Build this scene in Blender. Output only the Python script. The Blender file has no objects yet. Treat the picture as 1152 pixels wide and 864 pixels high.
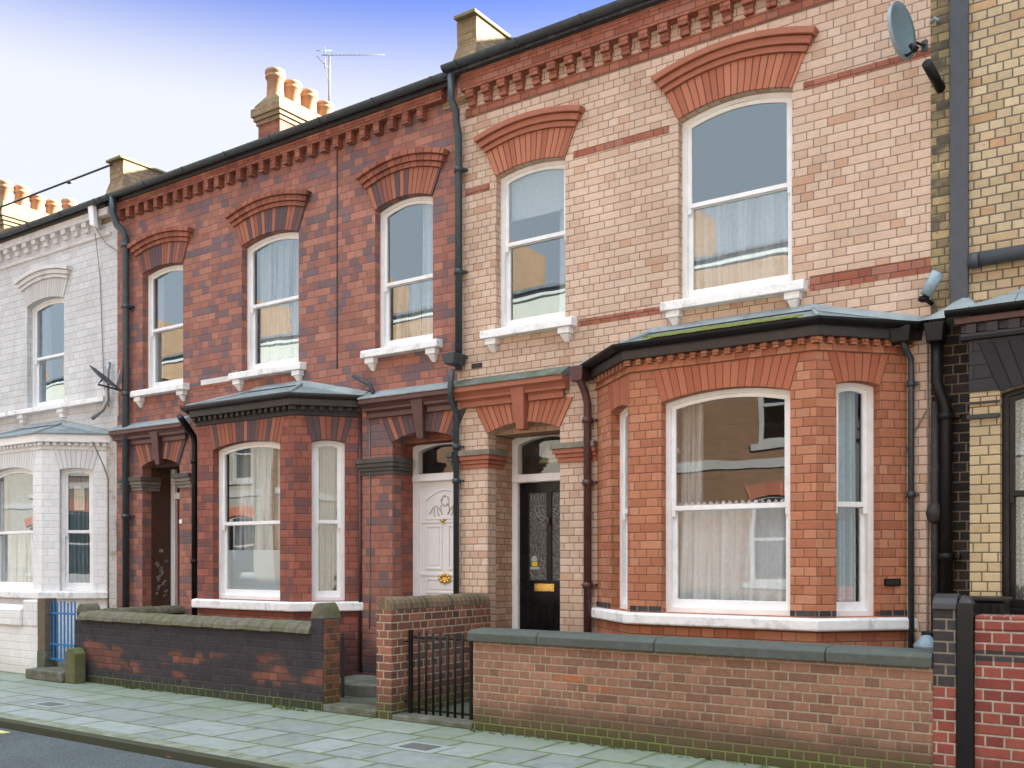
import bpy, bmesh, math, random
from mathutils import Vector, Matrix
from mathutils.geometry import tessellate_polygon
R = math.radians
random.seed(7)
sc = bpy.context.scene
col = sc.collection
# ---------------------------------------------------------------- camera model (measured from the photograph)
FPX, TH, CD, CH, HY = 1106.0, R(34.8), 9.2, 1.62, 630.0
def at(x, y, Y=0.0):
    """point of the vertical plane at depth Y that is seen at photo pixel x, y -> X, Z"""
    u = (x-576)/FPX
    X = (CD+Y)*math.tan(math.atan(u)-TH)
    dep = (CD+Y)/(math.cos(TH)+u*math.sin(TH))
    return X, CH+(HY-y)/FPX*dep
def ax(x, Y=0.0): return at(x, 630, Y)[0]
def az(x, y, Y=0.0): return at(x, y, Y)[1]

# ---------------------------------------------------------------- geometry helpers
class Fr:
    """upright frame: p origin, t unit direction along the face (left to right seen from outside); d is depth inward"""
    def __init__(s, p, q):
        s.p = Vector((p[0], p[1])); v = Vector((q[0]-p[0], q[1]-p[1])); s.L = v.length
        s.t = v.normalized(); s.n = Vector((s.t.y, -s.t.x))
    def pt(s, u, z, d=0.0):
        return Vector((s.p.x+s.t.x*u-s.n.x*d, s.p.y+s.t.y*u-s.n.y*d, z))
    def hit(s, x, y=630.0, d=0.0):
        a = math.atan((x-576)/FPX)-TH
        dx, dy = math.sin(a), math.cos(a)
        px, py = s.p.x-s.n.x*d, s.p.y-s.n.y*d
        # cam (0,-CD) + k*(dx,dy) = p + t*u
        det = dx*(-s.t.y)+s.t.x*dy
        k = (px*(-s.t.y)+s.t.x*(py+CD))/det
        u = (dx*(py+CD)-dy*px)/det
        dep = k*math.cos(a+TH)
        return u, CH+(HY-y)/FPX*dep
MAIN = Fr((0, 0), (1, 0))

def loop(u0, u1, z0, zs, rise, n=12):
    """opening outline with a segmental head, counter-clockwise"""
    pts = [(u0, z0), (u1, z0)]
    if rise <= 0: return pts+[(u1, zs), (u0, zs)]
    for i in range(n+1):
        s = i/n
        pts.append((u1+(u0-u1)*s, zs+4*rise*s*(1-s)))
    return pts

class MB:
    def __init__(s): s.v = []; s.f = []
    def face(s, idx, m=0, uv=None, sm=False): s.f.append((tuple(idx), m, uv, sm))
    def add(s, pts):
        k = len(s.v); s.v += [Vector(p) for p in pts]; return k
    def poly(s, pts, m=0, uv=None):
        k = s.add(pts); s.face(range(k, k+len(pts)), m, uv); return s
    def hexa(s, P, m=0):
        """8 points: bottom 4 (ccw from above), top 4"""
        k = s.add(P)
        for q in ((3,2,1,0), (4,5,6,7), (0,1,5,4), (1,2,6,5), (2,3,7,6), (3,0,4,7)):
            s.face([k+i for i in q], m)
        return s
    def box(s, x0, x1, y0, y1, z0, z1, m=0):
        return s.hexa([(x0,y0,z0),(x1,y0,z0),(x1,y1,z0),(x0,y1,z0),(x0,y0,z1),(x1,y0,z1),(x1,y1,z1),(x0,y1,z1)], m)
    def fbox(s, F, u0, u1, z0, z1, d0, d1, m=0):
        return s.hexa([F.pt(u0,z0,d0),F.pt(u1,z0,d0),F.pt(u1,z0,d1),F.pt(u0,z0,d1),
                       F.pt(u0,z1,d0),F.pt(u1,z1,d0),F.pt(u1,z1,d1),F.pt(u0,z1,d1)], m)
    def fpoly(s, F, outer, d0, d1=None, holes=(), m=0, back=True):
        loops = [outer]+list(holes)
        flat = [p for l in loops for p in l]
        k = s.add([F.pt(u, z, d0) for u, z in flat])
        tris = tessellate_polygon([[Vector((u, z, 0)) for u, z in l] for l in loops])
        def area(t):
            (a, b), (c, d), (e, f) = flat[t[0]], flat[t[1]], flat[t[2]]
            return (c-a)*(f-b)-(e-a)*(d-b)
        tris = [t if area(t) > 0 else (t[0], t[2], t[1]) for t in tris if abs(area(t)) > 1e-9]
        for t in tris: s.face([k+i for i in t], m)
        if d1 is None: return s
        k2 = s.add([F.pt(u, z, d1) for u, z in flat])
        if back:
            for t in tris: s.face([k2+i for i in reversed(t)], m)
        o = 0
        for li, l in enumerate(loops):
            n = len(l)
            for i in range(n):
                j = (i+1) % n
                q = [k+o+i, k+o+j, k2+o+j, k2+o+i]
                if li == 0: q.reverse()
                s.face(q, m)
            o += n
        return s
    def prism(s, F, u0, u1, prof, m=0):
        """profile [(d,z)] closed polygon run along the face from u0 to u1"""
        n = len(prof)
        a = s.add([F.pt(u0, z, d) for d, z in prof]); b = s.add([F.pt(u1, z, d) for d, z in prof])
        s.face(range(a, a+n), m); s.face(reversed(range(b, b+n)), m)
        for i in range(n):
            j = (i+1) % n
            s.face((a+i, b+i, b+j, a+j), m)
        return s
    def zprism(s, poly, z0, z1, m=0):
        n = len(poly)
        a = s.add([(x, y, z0) for x, y in poly]); b = s.add([(x, y, z1) for x, y in poly])
        s.face(reversed(range(a, a+n)), m); s.face(range(b, b+n), m)
        for i in range(n):
            j = (i+1) % n
            s.face((a+i, a+j, b+j, b+i), m)
        return s
    def tube(s, path, r, n=10, m=0, cap=True):
        path = [Vector(p) for p in path]; rs = r if isinstance(r, (list, tuple)) else [r]*len(path)
        prev = None; rings = []
        for i, p in enumerate(path):
            d = (path[min(i+1, len(path)-1)]-path[max(i-1, 0)]).normalized()
            if prev is None:
                a = Vector((0, 0, 1)) if abs(d.z) < .9 else Vector((1, 0, 0))
                x = d.cross(a).normalized()
            else: x = (prev-d*prev.dot(d)).normalized()
            prev = x; y = d.cross(x)
            rings.append(s.add([p+(x*math.cos(2*math.pi*k/n)+y*math.sin(2*math.pi*k/n))*rs[i] for k in range(n)]))
        for a, b in zip(rings, rings[1:]):
            for k in range(n):
                j = (k+1) % n
                s.face((a+k, a+j, b+j, b+k), m, None, True)
        if cap:
            s.face(reversed(range(rings[0], rings[0]+n)), m); s.face(range(rings[-1], rings[-1]+n), m)
        return s
    def lathe(s, c, prof, n=20, m=0):
        c = Vector(c)
        rings = [s.add([c+Vector((r*math.cos(2*math.pi*k/n), r*math.sin(2*math.pi*k/n), z)) for k in range(n)]) for r, z in prof]
        for a, b in zip(rings, rings[1:]):
            for k in range(n):
                j = (k+1) % n
                s.face((a+k, a+j, b+j, b+k), m, None, True)
        s.face(reversed(range(rings[0], rings[0]+n)), m); s.face(range(rings[-1], rings[-1]+n), m)
        return s
    def ring(s, F, A, B, d0, d1, m=0, W=1.0, h=.3):
        """band between curves A (lower) and B (upper); uv = arc length, radial height"""
        n = len(A)
        fa = s.add([F.pt(u, z, d0) for u, z in A]); fb = s.add([F.pt(u, z, d0) for u, z in B])
        ba = s.add([F.pt(u, z, d1) for u, z in A]); bb = s.add([F.pt(u, z, d1) for u, z in B])
        for i in range(n-1):
            x0, x1 = W*i/(n-1), W*(i+1)/(n-1)
            s.face((fa+i, fa+i+1, fb+i+1, fb+i), m, [(x0, 0), (x1, 0), (x1, h), (x0, h)])
            s.face((fb+i, fb+i+1, bb+i+1, bb+i), m, [(x0, h), (x1, h), (x1, h+.1), (x0, h+.1)])
            s.face((ba+i, ba+i+1, fa+i+1, fa+i), m, [(x0, -.1), (x1, -.1), (x1, 0), (x0, 0)])
        s.face((fa, fb, bb, ba), m, [(0.01, 0), (0.01, h), (.05, h), (.05, 0)])
        e = n-1
        s.face((fa+e, ba+e, bb+e, fb+e), m, [(W-.01, 0), (W-.05, 0), (W-.05, h), (W-.01, h)])
        return s
    def build(s, name, mats, parent=None, bevel=0.0, recalc=False):
        if not isinstance(mats, (list, tuple)): mats = [mats]
        root = parent
        while root is not None and root.parent is not None: root = root.parent
        off = Vector(root.location) if root is not None else Vector((0, 0, 0))
        if root is None and s.v:
            xs = [v.x for v in s.v]; ys = [v.y for v in s.v]; zs = [v.z for v in s.v]
            off = Vector(((min(xs)+max(xs))/2, (min(ys)+max(ys))/2, min(zs)))
        me = bpy.data.meshes.new(name)
        me.from_pydata([v-off for v in s.v], [], [f[0] for f in s.f])
        uvl = me.uv_layers.new(name='UVMap')
        for mt in mats: me.materials.append(mt)
        for p, f in zip(me.polygons, s.f):
            p.material_index = f[1]; p.use_smooth = f[3]
            if f[2]:
                for li, uv in zip(p.loop_indices, f[2]): uvl.data[li].uv = uv
            else:
                nn = p.normal
                for li in p.loop_indices:
                    w = s.v[me.loops[li].vertex_index]
                    if abs(nn.z) > .75: uvl.data[li].uv = (w.x, w.y)
                    else:
                        t = Vector((-nn.y, nn.x)); t.normalize()
                        # snap the tangent's sign so neighbouring faces agree
                        uvl.data[li].uv = (w.x*t.x+w.y*t.y, w.z)
        me.update()
        o = bpy.data.objects.new(name, me); col.objects.link(o)
        if parent is not None: o.parent = parent
        else: o.location = off
        if recalc:
            bm = bmesh.new(); bm.from_mesh(me); bmesh.ops.recalc_face_normals(bm, faces=bm.faces); bm.to_mesh(me); bm.free()
        if bevel:
            b = o.modifiers.new('bevel', 'BEVEL'); b.width = bevel; b.segments = 2; b.limit_method = 'ANGLE'; b.angle_limit = R(40)
        return o
def empty(name, loc):
    o = bpy.data.objects.new(name, None); col.objects.link(o); o.location = loc; o.empty_display_size = .2
    return o
def tag(o, label=None, cat=None, group=None, kind=None):
    for k, v in (('label', label), ('category', cat), ('group', group), ('kind', kind)):
        if v: o[k] = v
    return o
def copy_tree(o, parent=None):
    c = o.copy(); col.objects.link(c)
    if parent is not None: c.parent = parent
    for ch in list(o.children): copy_tree(ch, c)
    return c

# ---------------------------------------------------------------- node helpers
class NT:
    def __init__(s, tree): s.t = tree; s.N = tree.nodes; s.L = tree.links
    def put(s, sock, v):
        if isinstance(v, bpy.types.NodeSocket): s.L.new(v, sock)
        elif isinstance(v, (tuple, list)) and len(v) == 3 and sock.type == 'RGBA': sock.default_value = (*v, 1)
        else: sock.default_value = v
    def n(s, typ, ins=None, **at_):
        nd = s.N.new(typ)
        for k, v in at_.items(): setattr(nd, k, v)
        for k, v in (ins or {}).items(): s.put(nd.inputs[k], v)
        return nd
    def m(s, op, a, b=None, c=None):
        nd = s.N.new('ShaderNodeMath'); nd.operation = op
        s.put(nd.inputs[0], a)
        if b is not None: s.put(nd.inputs[1], b)
        if c is not None: s.put(nd.inputs[2], c)
        return nd.outputs[0]
    def ss(s, v, a, b, lo=0.0, hi=1.0):
        nd = s.n('ShaderNodeMapRange', {0: v, 1: a, 2: b, 3: lo, 4: hi}, interpolation_type='SMOOTHSTEP'); return nd.outputs[0]
    def lin(s, v, a, b, lo=0.0, hi=1.0):
        return s.n('ShaderNodeMapRange', {0: v, 1: a, 2: b, 3: lo, 4: hi}).outputs[0]
    def mix(s, f, a, b, blend='MIX'):
        nd = s.n('ShaderNodeMix', data_type='RGBA', blend_type=blend)
        s.put(nd.inputs[0], f); s.put(nd.inputs[6], a); s.put(nd.inputs[7], b); return nd.outputs[2]
    def noise(s, vec, scale, detail=4, rough=.55, out=0):
        nd = s.n('ShaderNodeTexNoise', {'Scale': scale, 'Detail': detail, 'Roughness': rough})
        s.put(nd.inputs['Vector'], vec); return nd.outputs[out]
    def ramp(s, f, stops, const=False):
        nd = s.N.new('ShaderNodeValToRGB'); s.put(nd.inputs[0], f); cr = nd.color_ramp
        cr.interpolation = 'CONSTANT' if const else 'LINEAR'
        while len(cr.elements) < len(stops): cr.elements.new(.5)
        for e, (p, c) in zip(cr.elements, stops): e.position = p; e.color = (*c, 1)
        return nd.outputs[0]
    def sep(s, v):
        nd = s.n('ShaderNodeSeparateXYZ', {0: v}); return nd.outputs
    def comb(s, x, y, z=0.0): return s.n('ShaderNodeCombineXYZ', {0: x, 1: y, 2: z}).outputs[0]
    def vec(s, op, a, b=None):
        nd = s.N.new('ShaderNodeVectorMath'); nd.operation = op; s.put(nd.inputs[0], a)
        if b is not None: s.put(nd.inputs[1], b)
        return nd.outputs[0]

def new_mat(name):
    m = bpy.data.materials.new(name); m.use_nodes = True
    t = NT(m.node_tree); b = m.node_tree.nodes['Principled BSDF']
    return m, t, b
def bump(t, b, h, strength=.5, dist=.01):
    nd = t.n('ShaderNodeBump', {'Height': h, 'Strength': strength, 'Distance': dist}); t.put(b.inputs['Normal'], nd.outputs[0])

def make_bond():
    g = bpy.data.node_groups.new('masonry_bond', 'ShaderNodeTree')
    for nm, ty, dv in (('Vector', 'NodeSocketVector', None), ('Head', 'NodeSocketFloat', .115), ('Course', 'NodeSocketFloat', .075),
                       ('Joint', 'NodeSocketFloat', .01), ('Split', 'NodeSocketFloat', .35), ('Wobble', 'NodeSocketFloat', .003)):
        k = g.interface.new_socket(nm, in_out='INPUT', socket_type=ty)
        if dv is not None: k.default_value = dv
    for nm in ('Mortar', 'Rand', 'Rand2', 'Inner'): g.interface.new_socket(nm, in_out='OUTPUT', socket_type='NodeSocketFloat')
    t = NT(g); I = t.n('NodeGroupInput').outputs; O = t.n('NodeGroupOutput')
    nz = t.n('ShaderNodeTexNoise', {'Scale': 14.0, 'Detail': 2.0}); t.put(nz.inputs['Vector'], I['Vector'])
    wob = t.vec('SUBTRACT', nz.outputs['Color'], (.5, .5, .5))
    sv = t.N.new('ShaderNodeVectorMath'); sv.operation = 'SCALE'; t.put(sv.inputs[0], wob); t.put(sv.inputs['Scale'], I['Wobble'])
    vv = t.vec('ADD', I['Vector'], sv.outputs[0])
    s = t.sep(vv); u, v = s[0], s[1]
    vr = t.m('DIVIDE', v, I['Course']); row = t.m('FLOOR', vr); fv = t.m('SUBTRACT', vr, row)
    P = t.m('MULTIPLY', I['Head'], 3.0)
    rj = t.n('ShaderNodeTexWhiteNoise', {'W': row}, noise_dimensions='1D').outputs['Value']
    off = t.m('ADD', t.m('MULTIPLY', t.m('FLOORED_MODULO', row, 2.0), .5), t.m('MULTIPLY', rj, .06))
    uu = t.m('ADD', t.m('DIVIDE', u, P), off); cell = t.m('FLOOR', uu); fu = t.m('MULTIPLY', t.m('SUBTRACT', uu, cell), 3.0)
    head = t.m('GREATER_THAN', fu, 2.0)
    rs = t.n('ShaderNodeTexWhiteNoise', {'Vector': t.comb(cell, row, 3.7)}, noise_dimensions='3D').outputs['Value']
    split = t.m('MAXIMUM', head, t.m('LESS_THAN', rs, I['Split']))
    fl = t.m('FLOOR', fu); fr = t.m('SUBTRACT', fu, fl)
    lf = t.m('ADD', t.m('MULTIPLY', split, fr), t.m('MULTIPLY', t.m('SUBTRACT', 1.0, split), fu))
    ln = t.m('SUBTRACT', 2.0, split)
    dx = t.m('MULTIPLY', t.m('MINIMUM', lf, t.m('SUBTRACT', ln, lf)), I['Head'])
    dy = t.m('MULTIPLY', t.m('MINIMUM', fv, t.m('SUBTRACT', 1.0, fv)), I['Course'])
    d = t.m('MINIMUM', dx, dy)
    hj = t.m('MULTIPLY', I['Joint'], .5)
    mort = t.n('ShaderNodeMapRange', {0: d, 1: t.m('MULTIPLY', hj, .65), 2: t.m('MULTIPLY', hj, 1.35), 3: 1.0, 4: 0.0}).outputs[0]
    idn = t.m('MULTIPLY', split, fl)
    wn = t.n('ShaderNodeTexWhiteNoise', {'Vector': t.comb(cell, row, idn)}, noise_dimensions='3D')
    wn2 = t.n('ShaderNodeTexWhiteNoise', {'Vector': t.comb(row, cell, t.m('ADD', idn, 9.3))}, noise_dimensions='3D')
    inner = t.n('ShaderNodeMapRange', {0: d, 1: t.m('MULTIPLY', hj, .8), 2: t.m('ADD', hj, .006), 3: 0.0, 4: 1.0}).outputs[0]
    for nm, so in (('Mortar', mort), ('Rand', wn.outputs['Value']), ('Rand2', wn2.outputs['Value']), ('Inner', inner)): t.put(O.inputs[nm], so)
    return g
BOND = make_bond()

def brick(name, stops, mortar, head=.115, course=.075, joint=.010, split=.35, cl=0.0, clscale=1.3, const=False, moss=None, soot=0.0,
          sootcol=(.02, .018, .018), rough=.85, bmp=.6, var=.25, mcol=(.045, .065, .018), base=None, spots=0.0, paint=None, wob=.003, patch=None, r2=None):
    m, t, b = new_mat(name)
    uv = t.n('ShaderNodeUVMap').outputs[0]
    pos = t.n('ShaderNodeNewGeometry').outputs['Position']
    g = t.N.new('ShaderNodeGroup'); g.node_tree = BOND
    for k, v in (('Vector', uv), ('Head', head), ('Course', course), ('Joint', joint), ('Split', split), ('Wobble', wob)): t.put(g.inputs[k], v)
    r = g.outputs['Rand']
    if cl:
        nz = t.lin(t.noise(uv, clscale, 3), .32, .68)
        r = t.m('ADD', t.m('MULTIPLY', r, 1-cl), t.m('MULTIPLY', nz, cl))
    if patch:     # a ragged horizontal band where the face colour differs
        zc, zh, amt = patch
        pz = t.sep(pos)[2]
        band = t.ss(t.m('ABSOLUTE', t.m('SUBTRACT', t.m('ADD', pz, t.m('MULTIPLY', t.m('SUBTRACT', t.noise(pos, .9, 3), .5), .35)), zc)), zh*1.3, zh*.35)
        pn = t.ss(t.noise(t.vec('MULTIPLY', pos, (1, 1, 2.2)), 1.15, 3, .5), .40, .58)
        r = t.m('ADD', t.m('MULTIPLY', r, 1-amt), t.m('MULTIPLY', t.m('MULTIPLY', band, pn), amt))
    c = t.ramp(r, stops, const)
    # speckle and per-brick value shift
    fine = t.noise(uv, 90.0, 6, .7); med = t.noise(uv, 22.0, 4, .6); big = t.noise(pos, .8, 5, .6)
    c = t.mix(1.0, c, t.ramp(t.m('ADD', t.m('MULTIPLY', fine, .5), t.m('MULTIPLY', med, .5)), [(.3, (1-var,)*3), (.7, (1+var*.8,)*3)]), 'MULTIPLY')
    c = t.mix(1.0, c, t.ramp(g.outputs['Rand2'], [(0, (1-(r2 or var*.55),)*3), (1, (1+(r2 or var*.45),)*3)]), 'MULTIPLY')
    if spots:
        sp = t.ss(t.noise(uv, 38.0, 3, .5), .66, .74); c = t.mix(t.m('MULTIPLY', sp, spots), c, (.10, .06, .045))
    mv = t.mix(1.0, mortar, t.ramp(med, [(.3, (.72,)*3), (.7, (1.2,)*3)]), 'MULTIPLY')
    c = t.mix(g.outputs['Mortar'], c, mv)
    if paint:   # a worn coat of paint over everything
        pc, lo, hi = paint
        worn = t.ss(t.m('ADD', t.m('MULTIPLY', t.noise(pos, 3.0, 6, .65), .6), t.m('MULTIPLY', t.noise(uv, 45.0, 4, .6), .4)), lo, hi)
        c = t.mix(worn, pc, c)
    c = t.mix(1.0, c, t.ramp(big, [(.3, (.86, .85, .84)), (.7, (1.08, 1.08, 1.08))]), 'MULTIPLY')
    z = t.sep(pos)[2]
    if soot:
        st = t.vec('MULTIPLY', pos, (1.6, 1.6, .35))
        sm = t.ss(t.noise(st, 1.6, 6, .65), .5, .72); c = t.mix(t.m('MULTIPLY', sm, soot), c, sootcol)
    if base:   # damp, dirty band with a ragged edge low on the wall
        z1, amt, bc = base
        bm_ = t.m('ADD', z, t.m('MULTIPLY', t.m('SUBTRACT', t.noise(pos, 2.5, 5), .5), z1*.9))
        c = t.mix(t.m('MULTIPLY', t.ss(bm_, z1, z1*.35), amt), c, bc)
    if moss:
        z1, amt = moss
        mm = t.m('ADD', z, t.m('MULTIPLY', t.m('SUBTRACT', t.noise(pos, 4.0, 6, .65), .5), z1*1.6))
        mk = t.m('MULTIPLY', t.ss(mm, z1, z1*.1), amt)
        mk = t.m('MULTIPLY', mk, t.m('ADD', .65, t.m('MULTIPLY', g.outputs['Mortar'], .5)))
        c = t.mix(mk, c, mcol)
        c = t.mix(t.m('MULTIPLY', t.m('MULTIPLY', t.ss(mm, z1*1.3, z1*.3), g.outputs['Mortar']), .75), c, (.19, .235, .07))
    t.put(b.inputs['Base Color'], c); b.inputs['Roughness'].default_value = rough; b.inputs['Specular IOR Level'].default_value = .3
    h = t.m('ADD', t.m('MULTIPLY', g.outputs['Inner'], 1.0), t.m('MULTIPLY', fine, .35))
    h = t.m('ADD', h, t.m('MULTIPLY', g.outputs['Rand2'], .25))
    bump(t, b, h, bmp, .006)
    return m

def plain(name, c, rough=.5, metal=0.0, var=.12, scale=8.0, bmp=.0, spots=None, spec=.5, stain=None, moss=None, bs=60.0):
    m, t, b = new_mat(name)
    pos = t.n('ShaderNodeTexCoord').outputs['Object']
    nz = t.noise(pos, scale, 6, .65)
    k = t.mix(1.0, c, t.ramp(nz, [(.3, (1-var,)*3), (.7, (1+var,)*3)]), 'MULTIPLY')
    if stain:
        sc_, amt, cc = stain
        k = t.mix(t.m('MULTIPLY', t.ss(t.noise(pos, sc_, 6, .7), .5, .68), amt), k, cc)
    if moss:
        sc_, amt, cc = moss
        k = t.mix(t.m('MULTIPLY', t.ss(t.noise(t.vec('ADD', pos, (5.2, 1.3, 7.7)), sc_, 6, .7), .44, .6), amt), k, cc)
    t.put(b.inputs['Base Color'], k); b.inputs['Metallic'].default_value = metal; b.inputs['Specular IOR Level'].default_value = spec
    t.put(b.inputs['Roughness'], t.lin(nz, .3, .7, max(0, rough-.08), min(1, rough+.08)))
    if bmp: bump(t, b, t.noise(pos, bs, 5, .65), bmp, .005)
    return m

def voussoir(name, stops, mortar, pitch=.075, joint=.0115, var=.2, soot=0.0):
    m, t, b = new_mat(name)
    uv = t.n('ShaderNodeUVMap').outputs[0]; s = t.sep(uv)
    a = t.m('DIVIDE', s[0], pitch); i = t.m('FLOOR', a); f = t.m('SUBTRACT', a, i)
    d = t.m('MULTIPLY', t.m('MINIMUM', f, t.m('SUBTRACT', 1.0, f)), pitch)
    ob = t.n('ShaderNodeObjectInfo').outputs['Random']
    wn = t.n('ShaderNodeTexWhiteNoise', {'Vector': t.comb(i, ob, 1.0)}, noise_dimensions='3D').outputs['Value']
    c = t.ramp(wn, stops)
    fine = t.noise(uv, 80.0, 6, .7)
    c = t.mix(1.0, c, t.ramp(fine, [(.3, (1-var,)*3), (.7, (1+var,)*3)]), 'MULTIPLY')
    mk = t.lin(d, joint*.35, joint*.7, 1.0, 0.0)
    c = t.mix(mk, c, mortar)
    if soot:
        pos = t.n('ShaderNodeNewGeometry').outputs['Position']
        c = t.mix(t.m('MULTIPLY', t.ss(t.noise(pos, 2.0, 6, .65), .45, .7), soot), c, (.03, .02, .02))
    t.put(b.inputs['Base Color'], c); b.inputs['Roughness'].default_value = .8; b.inputs['Specular IOR Level'].default_value = .3
    bump(t, b, t.m('ADD', t.lin(d, 0, joint, 0, 1), t.m('MULTIPLY', fine, .3)), .5, .005)
    return m
# ================================================================ materials
M = {}
RED = [(0, (.25, .085, .058)), (.3, (.30, .10, .065)), (.6, (.35, .125, .078)), (.85, (.39, .15, .09)), (1, (.27, .095, .07))]
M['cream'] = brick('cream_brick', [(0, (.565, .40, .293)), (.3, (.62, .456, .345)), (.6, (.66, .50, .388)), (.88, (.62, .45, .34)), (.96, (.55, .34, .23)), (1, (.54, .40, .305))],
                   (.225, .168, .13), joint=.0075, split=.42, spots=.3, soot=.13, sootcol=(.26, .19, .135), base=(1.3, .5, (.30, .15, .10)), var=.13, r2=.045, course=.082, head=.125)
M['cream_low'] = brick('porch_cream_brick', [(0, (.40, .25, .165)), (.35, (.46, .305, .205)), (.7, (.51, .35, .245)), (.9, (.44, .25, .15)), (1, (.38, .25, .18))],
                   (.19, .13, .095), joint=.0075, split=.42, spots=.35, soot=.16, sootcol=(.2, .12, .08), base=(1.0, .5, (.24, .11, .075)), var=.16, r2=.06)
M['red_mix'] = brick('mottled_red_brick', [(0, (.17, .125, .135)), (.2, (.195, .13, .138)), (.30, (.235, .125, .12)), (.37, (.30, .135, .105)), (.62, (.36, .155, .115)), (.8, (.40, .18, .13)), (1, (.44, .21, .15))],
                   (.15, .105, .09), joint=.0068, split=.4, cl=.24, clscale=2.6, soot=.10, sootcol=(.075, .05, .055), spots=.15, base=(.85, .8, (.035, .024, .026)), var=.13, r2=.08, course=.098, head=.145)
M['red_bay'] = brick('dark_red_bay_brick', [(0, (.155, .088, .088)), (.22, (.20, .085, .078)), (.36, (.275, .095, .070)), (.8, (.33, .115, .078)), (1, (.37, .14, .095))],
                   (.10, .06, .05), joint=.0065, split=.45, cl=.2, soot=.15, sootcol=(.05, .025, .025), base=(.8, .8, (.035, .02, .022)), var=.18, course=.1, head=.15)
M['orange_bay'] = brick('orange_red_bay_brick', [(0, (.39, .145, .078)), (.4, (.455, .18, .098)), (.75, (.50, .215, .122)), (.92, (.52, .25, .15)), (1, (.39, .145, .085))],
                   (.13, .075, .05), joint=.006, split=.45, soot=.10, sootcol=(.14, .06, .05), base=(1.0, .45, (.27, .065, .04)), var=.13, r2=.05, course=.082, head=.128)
M['cornice_red'] = brick('red_cornice_brick', [(0, (.30, .095, .06)), (.4, (.36, .125, .075)), (.8, (.41, .16, .10)), (1, (.34, .15, .11))],
                   (.11, .07, .055), joint=.008, split=.4, soot=.2, sootcol=(.10, .04, .035), var=.2)
M['cornice_mix'] = brick('dark_red_cornice_brick', RED, (.10, .06, .05), joint=.008, split=.4, soot=.45, sootcol=(.06, .035, .035), var=.2)
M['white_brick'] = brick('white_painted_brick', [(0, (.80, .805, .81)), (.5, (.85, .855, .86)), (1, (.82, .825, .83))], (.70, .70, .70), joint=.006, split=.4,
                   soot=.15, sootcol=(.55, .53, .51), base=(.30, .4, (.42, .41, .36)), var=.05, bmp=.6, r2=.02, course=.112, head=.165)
M['grey_white'] = brick('weathered_white_brick', [(0, (.60, .615, .62)), (.5, (.67, .685, .69)), (1, (.63, .64, .645))], (.50, .50, .495), joint=.008, split=.4,
                   soot=.3, sootcol=(.40, .37, .35), var=.09, bmp=.7, r2=.04, course=.112, head=.16)
M['grungy'] = brick('peeling_white_brick', [(0, (.20, .12, .085)), (.4, (.30, .20, .14)), (.7, (.36, .27, .19)), (1, (.24, .13, .09))], (.12, .10, .085), joint=.010, split=.5,
                   paint=((.55, .53, .50), .52, .62), soot=.4, sootcol=(.10, .085, .07), var=.2, bmp=.9, course=.1, head=.13)
M['yellow'] = brick('yellow_stock_brick', [(0, (.46, .355, .215)), (.35, (.52, .41, .26)), (.7, (.57, .46, .30)), (.9, (.51, .375, .22)), (1, (.47, .29, .155))],
                   (.135, .115, .095), joint=.0115, split=.55, spots=.6, var=.2, course=.08, head=.12)
M['yellow_clean'] = brick('yellow_glazed_brick', [(0, (.47, .36, .205)), (.5, (.54, .425, .255)), (1, (.50, .39, .23))], (.11, .095, .075), joint=.009, split=.3, spots=.3, var=.14, course=.08, head=.12)
M['yellow_soot'] = brick('sooty_yellow_brick', [(0, (.06, .055, .05)), (.3, (.12, .105, .075)), (.5, (.30, .235, .125)), (.8, (.42, .325, .17)), (1, (.25, .19, .10))], (.10, .09, .07), joint=.011, split=.5,
                   cl=.55, clscale=3.0, soot=.95, sootcol=(.05, .048, .046), spots=.8, var=.35)
M['black_brick'] = brick('tarred_black_brick', [(0, (.020, .018, .018)), (.6, (.032, .028, .028)), (1, (.055, .04, .035))], (.20, .16, .11), joint=.011, split=.5, soot=.3, var=.3, course=.085)
M['wall_black'] = brick('sooty_garden_brick', [(0, (.034, .032, .038)), (.45, (.046, .040, .046)), (.56, (.062, .042, .044)), (.66, (.13, .055, .042)), (1, (.24, .09, .058))],
                   (.055, .048, .046), joint=.009, split=.4, patch=(.38, .20, .63), moss=(.14, .8), var=.25, soot=.25, sootcol=(.034, .030, .032), course=.09, head=.13)
M['wall_pier'] = brick('lichened_pier_brick', [(0, (.10, .055, .045)), (.4, (.19, .075, .045)), (.7, (.27, .10, .055)), (1, (.12, .06, .05))],
                   (.17, .135, .09), joint=.011, split=.5, moss=(.3, .5), spots=.4, var=.3, soot=.35, sootcol=(.09, .08, .03))
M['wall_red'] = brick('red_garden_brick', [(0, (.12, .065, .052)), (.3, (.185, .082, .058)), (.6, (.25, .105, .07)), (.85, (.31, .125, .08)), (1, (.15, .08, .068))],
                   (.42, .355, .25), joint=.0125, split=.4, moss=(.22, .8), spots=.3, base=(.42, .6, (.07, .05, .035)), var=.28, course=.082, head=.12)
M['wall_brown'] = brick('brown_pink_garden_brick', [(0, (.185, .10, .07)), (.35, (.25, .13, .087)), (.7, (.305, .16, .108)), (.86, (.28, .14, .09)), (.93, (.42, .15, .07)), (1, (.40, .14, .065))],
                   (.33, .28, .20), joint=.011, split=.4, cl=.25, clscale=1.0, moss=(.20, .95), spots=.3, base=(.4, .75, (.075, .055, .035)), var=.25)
M['wall_machine'] = brick('machine_red_brick', [(0, (.18, .045, .036)), (.5, (.245, .06, .047)), (1, (.29, .08, .058))], (.38, .33, .275), joint=.012, split=.35, base=(.3, .5, (.08, .04, .03)), var=.2, course=.08, head=.12)
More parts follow.
